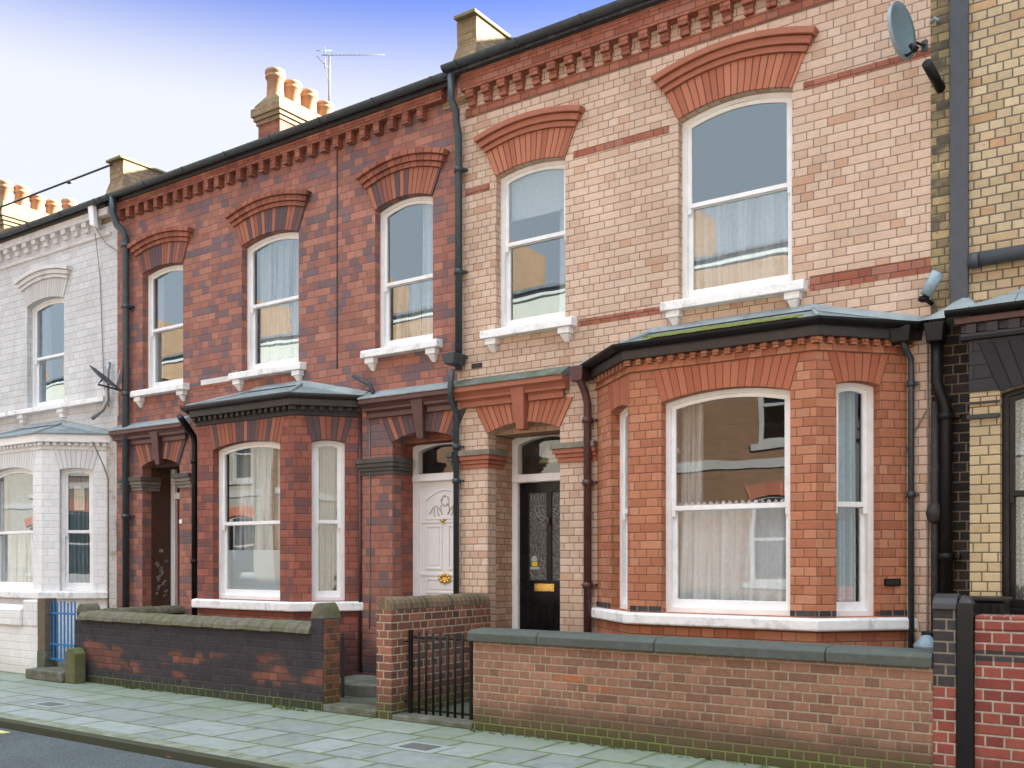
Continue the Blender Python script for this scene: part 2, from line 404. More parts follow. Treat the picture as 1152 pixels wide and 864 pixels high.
M['wall_blue'] = brick('blue_engineering_brick', [(0, (.036, .032, .034)), (1, (.06, .052, .054))], (.21, .175, .135), joint=.012, split=.3, var=.3, course=.08, head=.12)
M['chimney'] = brick('lichened_chimney_brick', [(0, (.25, .175, .095)), (.5, (.33, .24, .14)), (1, (.28, .18, .11))], (.22, .17, .12), joint=.010, split=.4, soot=.35, sootcol=(.16, .14, .05), var=.3)
M['chimney_red'] = brick('red_chimney_brick', RED, (.2, .14, .1), joint=.010, split=.4, var=.3)
M['opp_brick'] = brick('sunlit_orange_brick', [(0, (.17, .09, .05)), (.5, (.21, .112, .06)), (1, (.19, .10, .055))], (.24, .18, .12), split=.4, var=.2)
M['opp_trim'] = plain('opposite_trim_paint', (.34, .33, .31), .6)
M['opp_pale'] = plain('pale_render', (.27, .245, .205), .8, var=.06, scale=2)
ORV = [(0, (.35, .115, .065)), (.5, (.41, .145, .08)), (1, (.47, .18, .105))]
M['vous_orange'] = voussoir('orange_arch_brick', ORV, (.12, .05, .035))
M['vous_deep'] = voussoir('deep_orange_arch_brick', [(0, (.36, .11, .06)), (.5, (.42, .14, .075)), (1, (.46, .17, .095))], (.10, .045, .03), joint=.007)
M['vous_mix'] = voussoir('mixed_arch_brick', [(0, (.10, .07, .077)), (.36, (.125, .075, .078)), (.46, (.26, .09, .06)), (.75, (.34, .12, .072)), (1, (.40, .15, .085))], (.07, .045, .04), soot=.2)
M['vous_hood'] = voussoir('red_hood_brick', [(0, (.25, .085, .058)), (.5, (.32, .11, .068)), (1, (.38, .14, .085))], (.10, .055, .045), pitch=.11, soot=.35)
M['vous_white'] = voussoir('white_arch_brick', [(0, (.66, .655, .645)), (1, (.73, .725, .715))], (.42, .40, .39), var=.08)
M['vous_greywhite'] = voussoir('weathered_white_arch_brick', [(0, (.52, .51, .49)), (1, (.60, .59, .575))], (.33, .31, .29), var=.1)
M['lintel_brick'] = brick('dark_painted_brick', [(0, (.022, .021, .025)), (1, (.034, .032, .036))], (.010, .010, .011), head=.13, course=.115, joint=.010, split=.2, var=.15, rough=.55)
M['vous_dark'] = voussoir('dark_painted_arch_brick', [(0, (.022, .021, .025)), (1, (.034, .032, .036))], (.009, .009, .010), pitch=.1, joint=.012)
M['white_paint'] = plain('white_gloss_paint', (.88, .885, .89), .38, var=.05, scale=5, stain=(7, .3, (.62, .60, .56)))
M['sill_paint'] = plain('white_masonry_paint', (.86, .865, .875), .6, var=.06, scale=9, bmp=.25, bs=40, stain=(6, .75, (.52, .50, .46)))
M['white_trim'] = plain('weathered_white_paint', (.68, .67, .66), .65, var=.1, scale=9, bmp=.3, bs=40, stain=(4, .45, (.38, .35, .33)))
M['door_white'] = plain('white_door_paint', (.82, .82, .82), .35, var=.03, scale=3)
M['black_gloss'] = plain('black_gloss_paint', (.006, .006, .007), .3, var=.15, scale=5, spec=.25)
M['iron'] = plain('black_iron_paint', (.007, .007, .008), .5, var=.3, scale=20, stain=(25, .12, (.04, .025, .02)), bmp=.2, spec=.25)
M['pipe_blue'] = plain('blue_black_pipe_paint', (.035, .048, .058), .42, var=.25, scale=14, stain=(14, .3, (.09, .06, .05)), bmp=.2)
M['pipe_maroon'] = plain('maroon_pipe_paint', (.085, .035, .034), .42, var=.3, scale=12, stain=(10, .5, (.03, .028, .03)), bmp=.2)
M['gutter'] = plain('dark_gutter_paint', (.040, .052, .060), .38, var=.25, scale=10, stain=(8, .35, (.10, .10, .10)))
M['fascia_dark'] = plain('charcoal_fascia_paint', (.030, .025, .026), .5, var=.2, scale=9, stain=(7, .3, (.08, .07, .07)))
M['maroon'] = plain('maroon_brown_paint', (.105, .045, .038), .5, var=.25, scale=9, stain=(7, .4, (.05, .03, .03)))
M['plank'] = plain('dark_slate_paint', (.055, .063, .075), .5, var=.15, scale=12, bmp=.2)
M['lintel_dark'] = plain('dark_grey_masonry_paint', (.026, .024, .028), .55, var=.2, scale=9, bmp=.3)
M['sooty'] = plain('sooty_black_brickwork', (.030, .026, .026), .7, var=.35, scale=18, bmp=.3, stain=(9, .5, (.09, .06, .05)))
M['gate_blue'] = plain('blue_gate_paint', (.012, .16, .42), .38, var=.15, scale=14)
M['lead'] = plain('weathered_lead', (.29, .335, .345), .55, var=.2, scale=6, bmp=.3, bs=18, stain=(4, .4, (.11, .13, .14)))
M['lead_moss'] = plain('mossy_lead', (.21, .26, .28), .65, var=.25, scale=6, bmp=.5, bs=35, moss=(1.6, 1.0, (.17, .20, .035)), stain=(5, .4, (.10, .12, .12)))
M['lead_green'] = plain('algae_covered_flashing', (.14, .17, .15), .75, var=.3, scale=8, bmp=.5, moss=(5, .9, (.085, .11, .045)))
M['lead_roof'] = brick('lead_bay_roofing', [(0, (.22, .255, .265)), (.5, (.27, .31, .32)), (1, (.24, .275, .285))], (.13, .145, .15), head=.17, course=.21, joint=.010, split=0, soot=.5, sootcol=(.12, .135, .13), var=.16, bmp=.5)
M['lead_roof_moss'] = brick('mossy_lead_bay_roofing', [(0, (.21, .25, .26)), (1, (.27, .31, .32))], (.13, .145, .15), head=.17, course=.21, joint=.010, split=0, soot=.85, sootcol=(.17, .20, .04), var=.2, bmp=.7)
M['slate'] = brick('roof_slate', [(0, (.055, .06, .07)), (1, (.09, .095, .11))], (.03, .03, .035), head=.1, course=.2, joint=.006, split=0, var=.2)
M['stone_green'] = plain('grey_green_stone', (.070, .080, .074), .75, var=.2, scale=14, bmp=.4, stain=(7, .5, (.11, .12, .11)), moss=(3, .25, (.07, .09, .04)))
M['stone_cap'] = plain('sooty_capital_stone', (.085, .078, .07), .8, var=.3, scale=12, bmp=.4, stain=(6, .5, (.16, .15, .12)))
M['stone_cap2'] = plain('lichen_grey_capital_stone', (.21, .19, .15), .8, var=.3, scale=12, bmp=.4, stain=(6, .5, (.11, .10, .085)))
M['terra_mould'] = plain('red_terracotta_moulding', (.37, .13, .075), .7, var=.15, scale=10, bmp=.2, stain=(5, .4, (.24, .075, .05)))
M['ridge_stone'] = plain('mossy_coping_stone', (.13, .115, .085), .85, var=.35, scale=14, bmp=.7, bs=30, stain=(6, .6, (.075, .065, .055)), moss=(5, .7, (.085, .095, .03)))
M['ridge_brick'] = voussoir('brick_on_edge_coping', [(0, (.12, .095, .06)), (.5, (.17, .12, .075)), (1, (.21, .15, .09))], (.26, .22, .15), pitch=.085, joint=.012, var=.4, soot=.3)
M['sandstone'] = plain('brown_sandstone', (.135, .098, .066), .85, var=.25, scale=14, bmp=.6, moss=(4, .4, (.10, .11, .06)))
M['moss_stone'] = plain('moss_covered_stone', (.12, .11, .06), .9, var=.3, scale=14, bmp=.8, moss=(5, .9, (.085, .10, .022)))
M['step'] = plain('worn_step_stone', (.15, .145, .125), .85, var=.25, scale=12, bmp=.5, moss=(3, .7, (.05, .065, .022)))
M['terracotta'] = plain('chimney_pot_clay', (.40, .225, .125), .8, var=.18, scale=8, bmp=.3, stain=(6, .3, (.35, .2, .12)))
M['mortar_flaunch'] = plain('mossy_mortar', (.20, .17, .105), .9, var=.3, scale=12, bmp=.7, moss=(5, .6, (.16, .17, .04)))
M['brass'] = plain('polished_brass', (.72, .47, .13), .25, 1.0, var=.1)
M['cable'] = plain('black_cable', (.02, .02, .025), .5, var=.1)
M['grey_cable'] = plain('grey_cable', (.20, .18, .17), .6, var=.2)
M['metal'] = plain('grey_metal', (.35, .36, .37), .4, .7, var=.1)
M['dish'] = plain('grey_dish_paint', (.14, .20, .23), .45, var=.08, scale=5, stain=(14, .25, (.08, .09, .09)))
M['dish_edge'] = plain('pale_dish_rim', (.24, .30, .33), .4, var=.08)
M['plastic_black'] = plain('black_plastic', (.008, .008, .009), .45, var=.2, spec=.25)
M['bluegrey'] = plain('pale_blue_grey_paint', (.28, .38, .44), .5, var=.2, scale=14, stain=(12, .4, (.12, .12, .12)))
M['plaster'] = plain('interior_plaster', (.45, .43, .40), .9, var=.05)
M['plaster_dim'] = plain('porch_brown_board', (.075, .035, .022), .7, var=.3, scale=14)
M['door_red'] = plain('dark_red_door_paint', (.16, .03, .02), .35, var=.15)
M['paper'] = plain('printed_paper', (.62, .63, .52), .8, var=.1)
M['ink'] = plain('grey_ink', (.22, .26, .24), .8)
M['tape'] = plain('orange_tape', (.7, .3, .15), .7)
M['lamp_glass'] = plain('milk_glass_shade', (.70, .72, .68), .35, var=.1)
M['lamp_rim'] = plain('cream_lamp_rim', (.72, .62, .38), .5)
M['yellow_sticker'] = plain('yellow_sticker', (.72, .55, .02), .5)
M['pale_sticker'] = plain('pale_grey_sticker', (.40, .44, .46), .5)
M['leadwork'] = plain('pale_etched_leadwork', (.30, .29, .28), .4, var=.4, scale=30)
M['etch_line'] = plain('tan_door_carving', (.47, .41, .35), .6)
M['leaf'] = plain('dead_leaf', (.30, .12, .05), .8)
M['paint_yellow'] = plain('worn_road_paint', (.55, .45, .16), .8, var=.3, scale=30)
M['cover_frame'] = plain('cover_surround_stone', (.25, .285, .28), .8, var=.15, scale=20, bmp=.3)
M['iron_cover'] = plain('rusty_iron_cover', (.10, .095, .09), .7, var=.35, scale=30, bmp=.6, bs=60)
M['frosted'] = plain('frosted_film', (.40, .45, .46), .6, var=.03)

def glass(name, lo=.25, wav=.02, tint=(.93, .97, 1.0)):
    m, t, b = new_mat(name)
    out = m.node_tree.nodes['Material Output']; m.node_tree.nodes.remove(b)
    pos = t.n('ShaderNodeNewGeometry').outputs['Position']
    bp = t.n('ShaderNodeBump', {'Height': t.noise(pos, 1.7, 1, .4), 'Strength': wav, 'Distance': .25}).outputs[0]
    f = t.n('ShaderNodeLayerWeight', {'Blend': .5}).outputs['Facing']
    fac = t.m('ADD', lo, t.m('MULTIPLY', t.m('POWER', f, 3.0), .72))
    gl = t.n('ShaderNodeBsdfGlossy', {'Color': (*tint, 1), 'Roughness': 0.0, 'Normal': bp}).outputs[0]
    tr = t.n('ShaderNodeBsdfTransparent', {'Color': (.92, .95, .95)}).outputs[0]
    t.put(out.inputs[0], t.n('ShaderNodeMixShader', {0: fac, 1: tr, 2: gl}).outputs[0])
    return m
M['glass'] = glass('window_glass', .33, .006, (.77, .93, 1.0))
M['glass_bay'] = glass('bay_window_glass', .09, .006)
M['glass_low'] = glass('fanlight_glass', .10)

def patterned_glass():
    m, t, b = new_mat('hammered_door_glass')
    pos = t.n('ShaderNodeTexCoord').outputs['Object']
    vo = t.n('ShaderNodeTexVoronoi', {'Scale': 55.0}); t.put(vo.inputs['Vector'], t.vec('MULTIPLY', pos, (1, 1, .6)))
    c = t.ramp(vo.outputs['Distance'], [(.1, (.030, .030, .032)), (.8, (.15, .15, .155))])
    t.put(b.inputs['Base Color'], c); b.inputs['Roughness'].default_value = .15
    bump(t, b, vo.outputs['Distance'], .7, .01); return m
M['hammered'] = patterned_glass()

def cloth(name, c, sheer=.2, trans=.45, lace=0):
    m, t, b = new_mat(name)
    out = m.node_tree.nodes['Material Output']; m.node_tree.nodes.remove(b)
    pos = t.n('ShaderNodeTexCoord').outputs['Object']
    k = t.mix(1.0, c, t.ramp(t.noise(pos, 25, 4), [(.3, (.92,)*3), (.7, (1.05,)*3)]), 'MULTIPLY')
    d = t.n('ShaderNodeBsdfDiffuse', {'Color': k}).outputs[0]; tl = t.n('ShaderNodeBsdfTranslucent', {'Color': k}).outputs[0]
    s = t.n('ShaderNodeMixShader', {0: trans, 1: d, 2: tl}).outputs[0]
    gath = t.noise(t.vec('MULTIPLY', pos, (17, 17, .55)), 1.0, 2, .5)     # the gathers of the cloth: opacity stripes stand in for weak fold shading
    f = t.m('ADD', sheer*.4, t.m('MULTIPLY', t.ss(gath, .40, .64), .12+sheer*1.3)) if sheer > .03 else sheer
    if lace:
        vo = t.n('ShaderNodeTexVoronoi', {'Scale': 60.0}); t.put(vo.inputs['Vector'], pos)
        f = t.m('MULTIPLY', t.ss(vo.outputs['Distance'], .35, .6), lace); f = t.m('ADD', f, sheer)
    tp = t.n('ShaderNodeBsdfTransparent').outputs[0]
    t.put(out.inputs[0], t.n('ShaderNodeMixShader', {0: f, 1: s, 2: tp}).outputs[0])
    return m
M['net'] = cloth('white_net', (.93, .96, .98), .05, .35)
M['net_thin'] = cloth('thin_white_voile', (.84, .85, .84), .35, .4)
M['lace'] = cloth('white_lace', (.80, .78, .78), .15, .4, .4)
M['beige_cloth'] = cloth('beige_curtain_cloth', (.66, .60, .47), .02, .3)
M['pale_cloth'] = cloth('pale_aqua_curtain_cloth', (.62, .74, .77), .02, .3)
M['grey_cloth'] = cloth('blue_grey_curtain_cloth', (.26, .33, .36), .0, .2)
M['blind'] = cloth('white_roller_blind_cloth', (.76, .78, .77), .0, .4)

def ground_mats():
    m, t, b = new_mat('asphalt')
    pos = t.n('ShaderNodeNewGeometry').outputs['Position']
    f = t.noise(pos, 75, 4, .8); g = t.noise(pos, 1.2, 6, .6); v = t.n('ShaderNodeTexVoronoi', {'Scale': 70.0}); t.put(v.inputs['Vector'], pos)
    c = t.ramp(t.m('ADD', t.m('MULTIPLY', f, .6), t.m('MULTIPLY', v.outputs['Distance'], .5)), [(.32, (.012, .017, .019)), (.72, (.095, .11, .118))])
    c = t.mix(1.0, c, t.ramp(g, [(.3, (.8, .8, .8)), (.7, (1.2, 1.2, 1.2))]), 'MULTIPLY')
    t.put(b.inputs['Base Color'], c); b.inputs['Roughness'].default_value = .85; bump(t, b, v.outputs['Distance'], .8, .008); M['asphalt'] = m
    # flagstones
    m, t, b = new_mat('york_flagstones')
    uv = t.n('ShaderNodeUVMap').outputs[0]; pos = t.n('ShaderNodeNewGeometry').outputs['Position']
    g = t.N.new('ShaderNodeGroup'); g.node_tree = BOND
    for k, v_ in (('Vector', uv), ('Head', .46), ('Course', .56), ('Joint', .040), ('Split', .25), ('Wobble', .012)): t.put(g.inputs[k], v_)
    c = t.ramp(g.outputs['Rand'], [(0, (.20, .215, .213)), (.35, (.248, .267, .266)), (.7, (.285, .307, .307)), (1, (.22, .236, .234))])
    fine = t.noise(pos, 70, 6, .7); med = t.noise(pos, 6, 6, .65); big = t.noise(pos, 1.1, 5, .6)
    c = t.mix(1.0, c, t.ramp(fine, [(.3, (.85,)*3), (.7, (1.14,)*3)]), 'MULTIPLY')
    c = t.mix(1.0, c, t.ramp(med, [(.3, (.70, .71, .68)), (.7, (1.14, 1.14, 1.14))]), 'MULTIPLY')
    c = t.mix(t.m('MULTIPLY', t.ss(med, .55, .72), .3), c, (.12, .115, .10))
    y = t.sep(pos)[1]
    near = t.lin(y, -2.8, -1.75, .0, .20)      # more algae beside the wall foot
    mg = t.ss(t.m('ADD', t.m('ADD', t.m('MULTIPLY', big, .65), t.m('MULTIPLY', med, .35)), near), .50, .66)
    c = t.mix(t.m('MULTIPLY', mg, .42), c, (.16, .21, .10))
    gum = t.ss(t.noise(pos, 9, 2, .4), .70, .73); c = t.mix(t.m('MULTIPLY', gum, .5), c, (.10, .10, .085))
    jm = t.mix(t.ss(med, .40, .60), (.09, .10, .065), (.12, .165, .05))
    c = t.mix(g.outputs['Mortar'], c, jm)
    t.put(b.inputs['Base Color'], c); b.inputs['Roughness'].default_value = .75
    bump(t, b, t.m('ADD', t.m('ADD', g.outputs['Inner'], t.m('MULTIPLY', fine, .12)), t.m('MULTIPLY', g.outputs['Rand2'], .5)), .5, .01); M['flags'] = m
    # kerb
    m, t, b = new_mat('granite_kerb')
    uv = t.n('ShaderNodeUVMap').outputs[0]; pos = t.n('ShaderNodeNewGeometry').outputs['Position']
    g = t.N.new('ShaderNodeGroup'); g.node_tree = BOND
    for k, v_ in (('Vector', t.vec('MULTIPLY', uv, (1, .01, 1))), ('Head', .45), ('Course', 5.0), ('Joint', .012), ('Split', 0.0), ('Wobble', .002)): t.put(g.inputs[k], v_)
    fine = t.noise(pos, 60, 6, .7); med = t.noise(pos, 5, 6, .65)
    c = t.ramp(fine, [(.3, (.15, .155, .125)), (.7, (.29, .295, .245))])
    nz = t.sep(t.n('ShaderNodeNewGeometry').outputs['Normal'])[1]
    c = t.mix(t.m('MULTIPLY', t.ss(med, .40, .62), .75), c, (.10, .12, .05))
    z = t.sep(pos)[2]
    c = t.mix(t.ss(z, -.015, -.06), c, (.045, .047, .028))
    c = t.mix(g.outputs['Mortar'], c, (.04, .045, .025))
    t.put(b.inputs['Base Color'], c); b.inputs['Roughness'].default_value = .85; bump(t, b, fine, .6, .006); M['kerb'] = m
    # yard
    m, t, b = new_mat('damp_yard_concrete')
    pos = t.n('ShaderNodeNewGeometry').outputs['Position']
    a = t.noise(pos, 3, 6, .65); f = t.noise(pos, 60, 5, .7)
    c = t.ramp(f, [(.3, (.08, .08, .07)), (.7, (.15, .15, .13))]); c = t.mix(t.m('MULTIPLY', t.ss(a, .4, .6), .8), c, (.055, .075, .025))
    t.put(b.inputs['Base Color'], c); b.inputs['Roughness'].default_value = .9; bump(t, b, f, .5, .01); M['yard'] = m
    # far ground
    m, t, b = new_mat('town_ground')
    pos = t.n('ShaderNodeNewGeometry').outputs['Position']
    t.put(b.inputs['Base Color'], t.ramp(t.noise(pos, .3, 6), [(.3, (.05, .055, .04)), (.7, (.10, .10, .085))])); b.inputs['Roughness'].default_value = .95; M['earth'] = m
    m, t, b = new_mat('green_moss')
    pos = t.n('ShaderNodeNewGeometry').outputs['Position']
    t.put(b.inputs['Base Color'], t.ramp(t.noise(pos, 30, 4), [(.3, (.05, .085, .015)), (.7, (.12, .17, .035))])); b.inputs['Roughness'].default_value = .95; M['moss'] = m
    M['roof_moss'] = plain('roof_moss', (.155, .175, .03), .95, var=.4, scale=22, bmp=1.0, bs=50, stain=(14, .5, (.10, .09, .03)))
ground_mats()
# ================================================================ building blocks
def curve(u0, u1, z, rise, n=16): return [(u0+(u1-u0)*i/n, z+4*rise*(i/n)*(1-i/n)) for i in range(n+1)]

def window(parent, F, op, mframe, mglass=None, d=.10, zm=None, sill=None, label=None, glaze_lower=True, rail=.045):
    """double-hung sash window in the opening op=(u0,u1,z0,zs,rise): frame > two sashes, two panes"""
    u0, u1, z0, zs, rise = op
    mglass = mglass or M['glass']
    fw = .052
    a = MB().fpoly(F, loop(u0-.003, u1+.003, z0-.003, zs+.003, rise), d, d+.10, [loop(u0+fw, u1-fw, z0+fw*.9, zs-fw*.6, rise*.9)])
    fr = a.build('window', mframe, parent, .004)
    if label: fr['label'] = label
    if zm is None: zm = z0+(zs+rise-z0)*.52
    i = .048; s = .046
    su = MB().fpoly(F, loop(u0+i, u1-i, zm-.015, zs-i*.5, rise*.92), d+.022, d+.052, [loop(u0+i+s, u1-i-s, zm+.03, zs-i*.5-s*.85, rise*.85)])
    for uu in (u0+i, u1-i-.04): su.fbox(F, uu, uu+.04, zm-.075, zm-.0155, d+.024, d+.050)
    su.build('sash', mframe, fr, .004)
    sl = MB().fpoly(F, [(u0+i, z0+.04), (u1-i, z0+.04), (u1-i, zm+.022), (u0+i, zm+.022)], d+.056, d+.086,
                    [[(u0+i+s, z0+.125), (u1-i-s, z0+.125), (u1-i-s, zm-.022), (u0+i+s, zm-.022)]])
    sl.build('sash', mframe, fr, .004)
    MB().fpoly(F, loop(u0+i+s-.01, u1-i-s+.01, zm+.02, zs-i*.5-s*.8, rise*.85), d+.037).build('pane', mglass, fr)
    MB().fpoly(F, [(u0+i+s-.01, z0+.115), (u1-i-s+.01, z0+.115), (u1-i-s+.01, zm-.012), (u0+i+s-.01, zm-.012)], d+.071).build('pane', mglass, fr)
    if sill:
        e = .15
        b = MB().prism(F, u0-e, u1+e, [(-.12, z0-.115), (-.12, z0-.035), (-.105, z0-.022), (d+.03, z0), (d+.03, z0-.115)])
        for uu in (u0-e+.05, u1+e-.05-.15):
            b.fbox(F, uu, uu+.15, z0-.185, z0-.1155, -.09, .02)
            b.hexa([F.pt(uu+.05, z0-.27, -.02), F.pt(uu+.10, z0-.27, -.02), F.pt(uu+.10, z0-.27, .02), F.pt(uu+.05, z0-.27, .02),
                    F.pt(uu+.02, z0-.1855, -.075), F.pt(uu+.13, z0-.1855, -.075), F.pt(uu+.13, z0-.1855, .02), F.pt(uu+.02, z0-.1855, .02)])
        b.build('sill', sill, fr, .008)
    return fr, zm

def window_arch(parent, F, op, mv, mh, H=.47, sk=.21):
    """segmental brick arch with a projecting hood over an upper window"""
    u0, u1, z0, zs, rise = op
    def cv(h, ex=0.0):
        f = h/H; return curve(u0-sk*f-ex, u1+sk*f+ex, zs+h, rise+.045*f)
    W = u1-u0+sk
    a = MB().ring(F, cv(.002), cv(.29), -.018, .04, W=W, h=.29).build('window_arch', mv, parent, .003)
    b = MB()
    b.ring(F, cv(.292, .012), cv(.345, .012), -.045, .04, W=W+.1, h=.06)
    b.ring(F, cv(.347, .03), cv(.41, .03), -.075, .04, W=W+.1, h=.06)
    b.ring(F, cv(.412, .05), cv(.47, .05), -.11, .04, W=W+.1, h=.06)
    b.build('hood', mh, a, .006)
    return a

def curtain(F, u0, u1, z0, z1, d, mat, label, folds=9, amp=.055, name='curtain', cat='curtain', rise=0.0, header=0.0, taper=0.0, seed=0, group=None):
    rnd = random.Random(seed*31+int(u0*100))
    nx, nz = folds*8, 8
    ph = [rnd.uniform(0, 6.28) for _ in range(4)]
    b = MB(); rows = []
    for j in range(nz+1):
        v = j/nz; row = []
        for i in range(nx+1):
            s = i/nx
            u = u0+(u1-u0)*s
            if taper: u = u0+(u1-u0)*s*(1-taper*math.sin(math.pi*min(1, (1-v)*1.15))*.8)
            w = math.sin(s*folds*2*math.pi+ph[0]+.9*math.sin(v*2+ph[1]))*.62+math.sin(s*folds*3.3+ph[2]+v*.8)*.38
            z = z0+(z1+4*rise*s*(1-s)-z0)*v
            row.append(F.pt(u, z, d+amp*w*(1.0-.35*v)))
        rows.append(b.add(row))
    if header:     # gathered frill standing above the rod
        row = []
        for i in range(nx+1):
            s = i/nx; w = math.sin(s*folds*9*math.pi+ph[3])
            row.append(F.pt(u0+(u1-u0)*s, z1+header*(.75+.25*math.sin(s*folds*14+ph[2])), d+.014*w))
        rows.append(b.add(row))
    for r0, r1 in zip(rows, rows[1:]):
        for i in range(nx): b.face((r0+i, r0+i+1, r1+i+1, r1+i), 0, None, True)
    o = b.build(name, mat)
    return tag(o, label, cat, group)

def isect(p, d, q, e):
    det = d[0]*(-e[1])+e[0]*d[1]
    k = ((q[0]-p[0])*(-e[1])+e[0]*(q[1]-p[1]))/det
    return (p[0]+d[0]*k, p[1]+d[1]*k)

class Bay:
    def __init__(s, A, B, C, D):
        s.P = [A, B, C, D]; s.FL, s.FF, s.FR = Fr(A, B), Fr(B, C), Fr(C, D)
    def off(s, o, y=0.0):
        """outline moved outwards by o; ends kept on the wall plane y"""
        L = []
        for F in (s.FL, s.FF, s.FR):
            L.append(((F.p.x+F.n.x*o, F.p.y+F.n.y*o), (F.t.x, F.t.y)))
        wall = ((0, y), (1, 0))
        return [isect(*L[0], *wall), isect(*L[0], *L[1]), isect(*L[1], *L[2]), isect(*L[2], *wall)]
    def sweep(s, prof, b=None, m=0, y=-.002):
        b = b or MB(); n = len(prof)
        outs = [s.off(o, y) for o, z in prof]
        ks = [b.add([(*outs[j][i], prof[j][1]) for j in range(n)]) for i in range(4)]
        for a, c in zip(ks, ks[1:]):
            for j in range(n):
                q = (j+1) % n
                b.face((a+j, a+q, c+q, c+j), m)
        b.face(range(ks[0], ks[0]+n), m); b.face(reversed(range(ks[3], ks[3]+n)), m)
        return b

def bay_window(house, bay, ops, mbrick, mvous, mfascia, mroof, T, mdent, zs=(3.47, 3.70), sill=(1.00, 1.12), msill=None, gut=True, zt=3.97, labels=()):
    zb, ze = zs
    b = MB(); vs = []
    for F, op in zip((bay.FL, bay.FF, bay.FR), ops):
        b.fpoly(F, [(0, 0), (F.L, 0), (F.L, zb), (0, zb)], 0, .15, [loop(*op)] if op else [])
    b.build('bay_wall', mbrick, house, recalc=False)
    for F, op in zip((bay.FL, bay.FF, bay.FR), ops):
        if not op: continue
        u0, u1, z0, z1, r = op
        skl = min(.10, u0-.005); skr = min(.10, F.L-u1-.005)
        A = curve(u0, u1, z1+.002, r); B = [(u0-skl+(u1+skr-u0+skl)*i/16, zb-.003) for i in range(17)]
        MB().ring(F, A, B, -.004, .1, W=u1-u0+.1, h=.3).build('window_arch', mvous, house)
    # sill, damp course blocks
    s0, s1 = sill
    bay.sweep([(-.10, s0), (.07, s0), (.075, s0+.02), (.075, s1-.03), (.065, s1-.012), (-.10, s1)]).build('bay_sill', msill or M['sill_paint'], house, .012, recalc=True)
    # cornice: moulding, dentil course, fascia
    bay.sweep([(-.05, zb-.03), (.012, zb-.03), (.022, zb-.018), (.022, zb), (-.05, zb)]).build('moulding', mdent, house, .004, recalc=True)
    d = MB(); bay.sweep([(-.05, zb+.001), (.006, zb+.001), (.006, zb+.10), (-.05, zb+.10)], d)
    for F in (bay.FL, bay.FF, bay.FR):
        n = max(2, round(F.L/.112))
        for i in range(n+1):
            u = F.L*i/n
            if u < .02 and F is not bay.FF and F is not bay.FR: continue
            d.fbox(F, u-.028, u+.028, zb+.035, zb+.088, -.062, 0.02)
    d.build('dentil_course', mdent, house, .003)
    bay.sweep([(-.05, zb+.0885), (.095, zb+.0885), (.105, zb+.17), (.105, ze-.01), (-.05, ze-.01)]).build('fascia', mfascia, house, .004, recalc=True)
    o = .13
    if gut:
        g = []
        for k in range(9):
            a = math.pi+math.pi*k/8; g.append((.160+.056*math.cos(a), ze-.004+.056*math.sin(a)))
        for k in range(9):
            a = 2*math.pi-math.pi*k/8; g.append((.160+.047*math.cos(a), ze-.004+.047*math.sin(a)))
        bay.sweep(g).build('bay_gutter', M['plastic_black'] if gut is True else gut, house, recalc=True)
    e = bay.off(.135, -.002); eb = bay.off(.135, -.002)
    t0, t1 = (T[0], -.002, zt), (T[1], -.002, zt)
    r = MB(); zz = ze+.005; th = .02
    A, B, C, D = [(*p, zz) for p in e]
    k = r.add([A, B, C, D, t0, t1, (*e[0], zz-th), (*e[1], zz-th), (*e[2], zz-th), (*e[3], zz-th)])
    r.face((k, k+1, k+4)); r.face((k+1, k+2, k+5, k+4)); r.face((k+2, k+3, k+5))
    r.face((k+6, k+7, k+1, k)); r.face((k+7, k+8, k+2, k+1)); r.face((k+8, k+9, k+3, k+2)); r.face((k+9, k+8, k+7, k+6)); r.face((k, k+4, k+5, k+3, k+9, k+6))
    ro = r.build('bay_roof', mroof, house)
    # lead hips and the upstand against the wall
    h = MB()
    for p, q in ((B, t0), (C, t1)): h.tube([Vector(p)+Vector((0, 0, .004)), Vector(q)+Vector((0, 0, .01))], .022, 8)
    def up(p, q):
        P, Q = Vector(p), Vector(q); dz = Vector((0, 0, .055)); y0 = Vector((0, -.015, 0)); o_ = Vector((0, -.09, -.02))
        h.hexa([P+y0+o_, Q+y0+o_, Q+Vector((0, 0, -.03)), P+Vector((0, 0, -.03)), P+dz+y0, Q+dz+y0, Q+dz, P+dz])
    up(t0, t1); up(A, t0); up(t1, D)
    h.build('flashing', M['lead'], ro)
    return ro

def gutter(house, u0, u1, z, y=-.20, r=.062, name='gutter', brk=.9):
    g = MB(); pr = []
    for k in range(9):
        a = math.pi+math.pi*k/8; pr.append((y+r*math.cos(a), z+r*math.sin(a)))
    for k in range(9):
        a = 2*math.pi-math.pi*k/8; pr.append((y+(r-.008)*math.cos(a), z+(r-.008)*math.sin(a)))
    g.prism(MAIN, u0, u1, pr)
    n = int((u1-u0)/brk)
    for i in range(n+1):
        u = u0+.2+(u1-u0-.4)*i/max(1, n)
        p2 = []
        for k in range(9):
            a = math.pi+math.pi*k/8; p2.append((y+(r+.010)*math.cos(a), z+(r+.010)*math.sin(a)))
        g.prism(MAIN, u, u+.03, p2+[(y+r, z+.004), (y-r, z+.004)])
    go = g.build(name, M['gutter'], house)
    MB().fbox(MAIN, u0, u1, z-.10, z+.02, -.135, -.112).build('fascia', M['fascia_dark'], house)
    return go

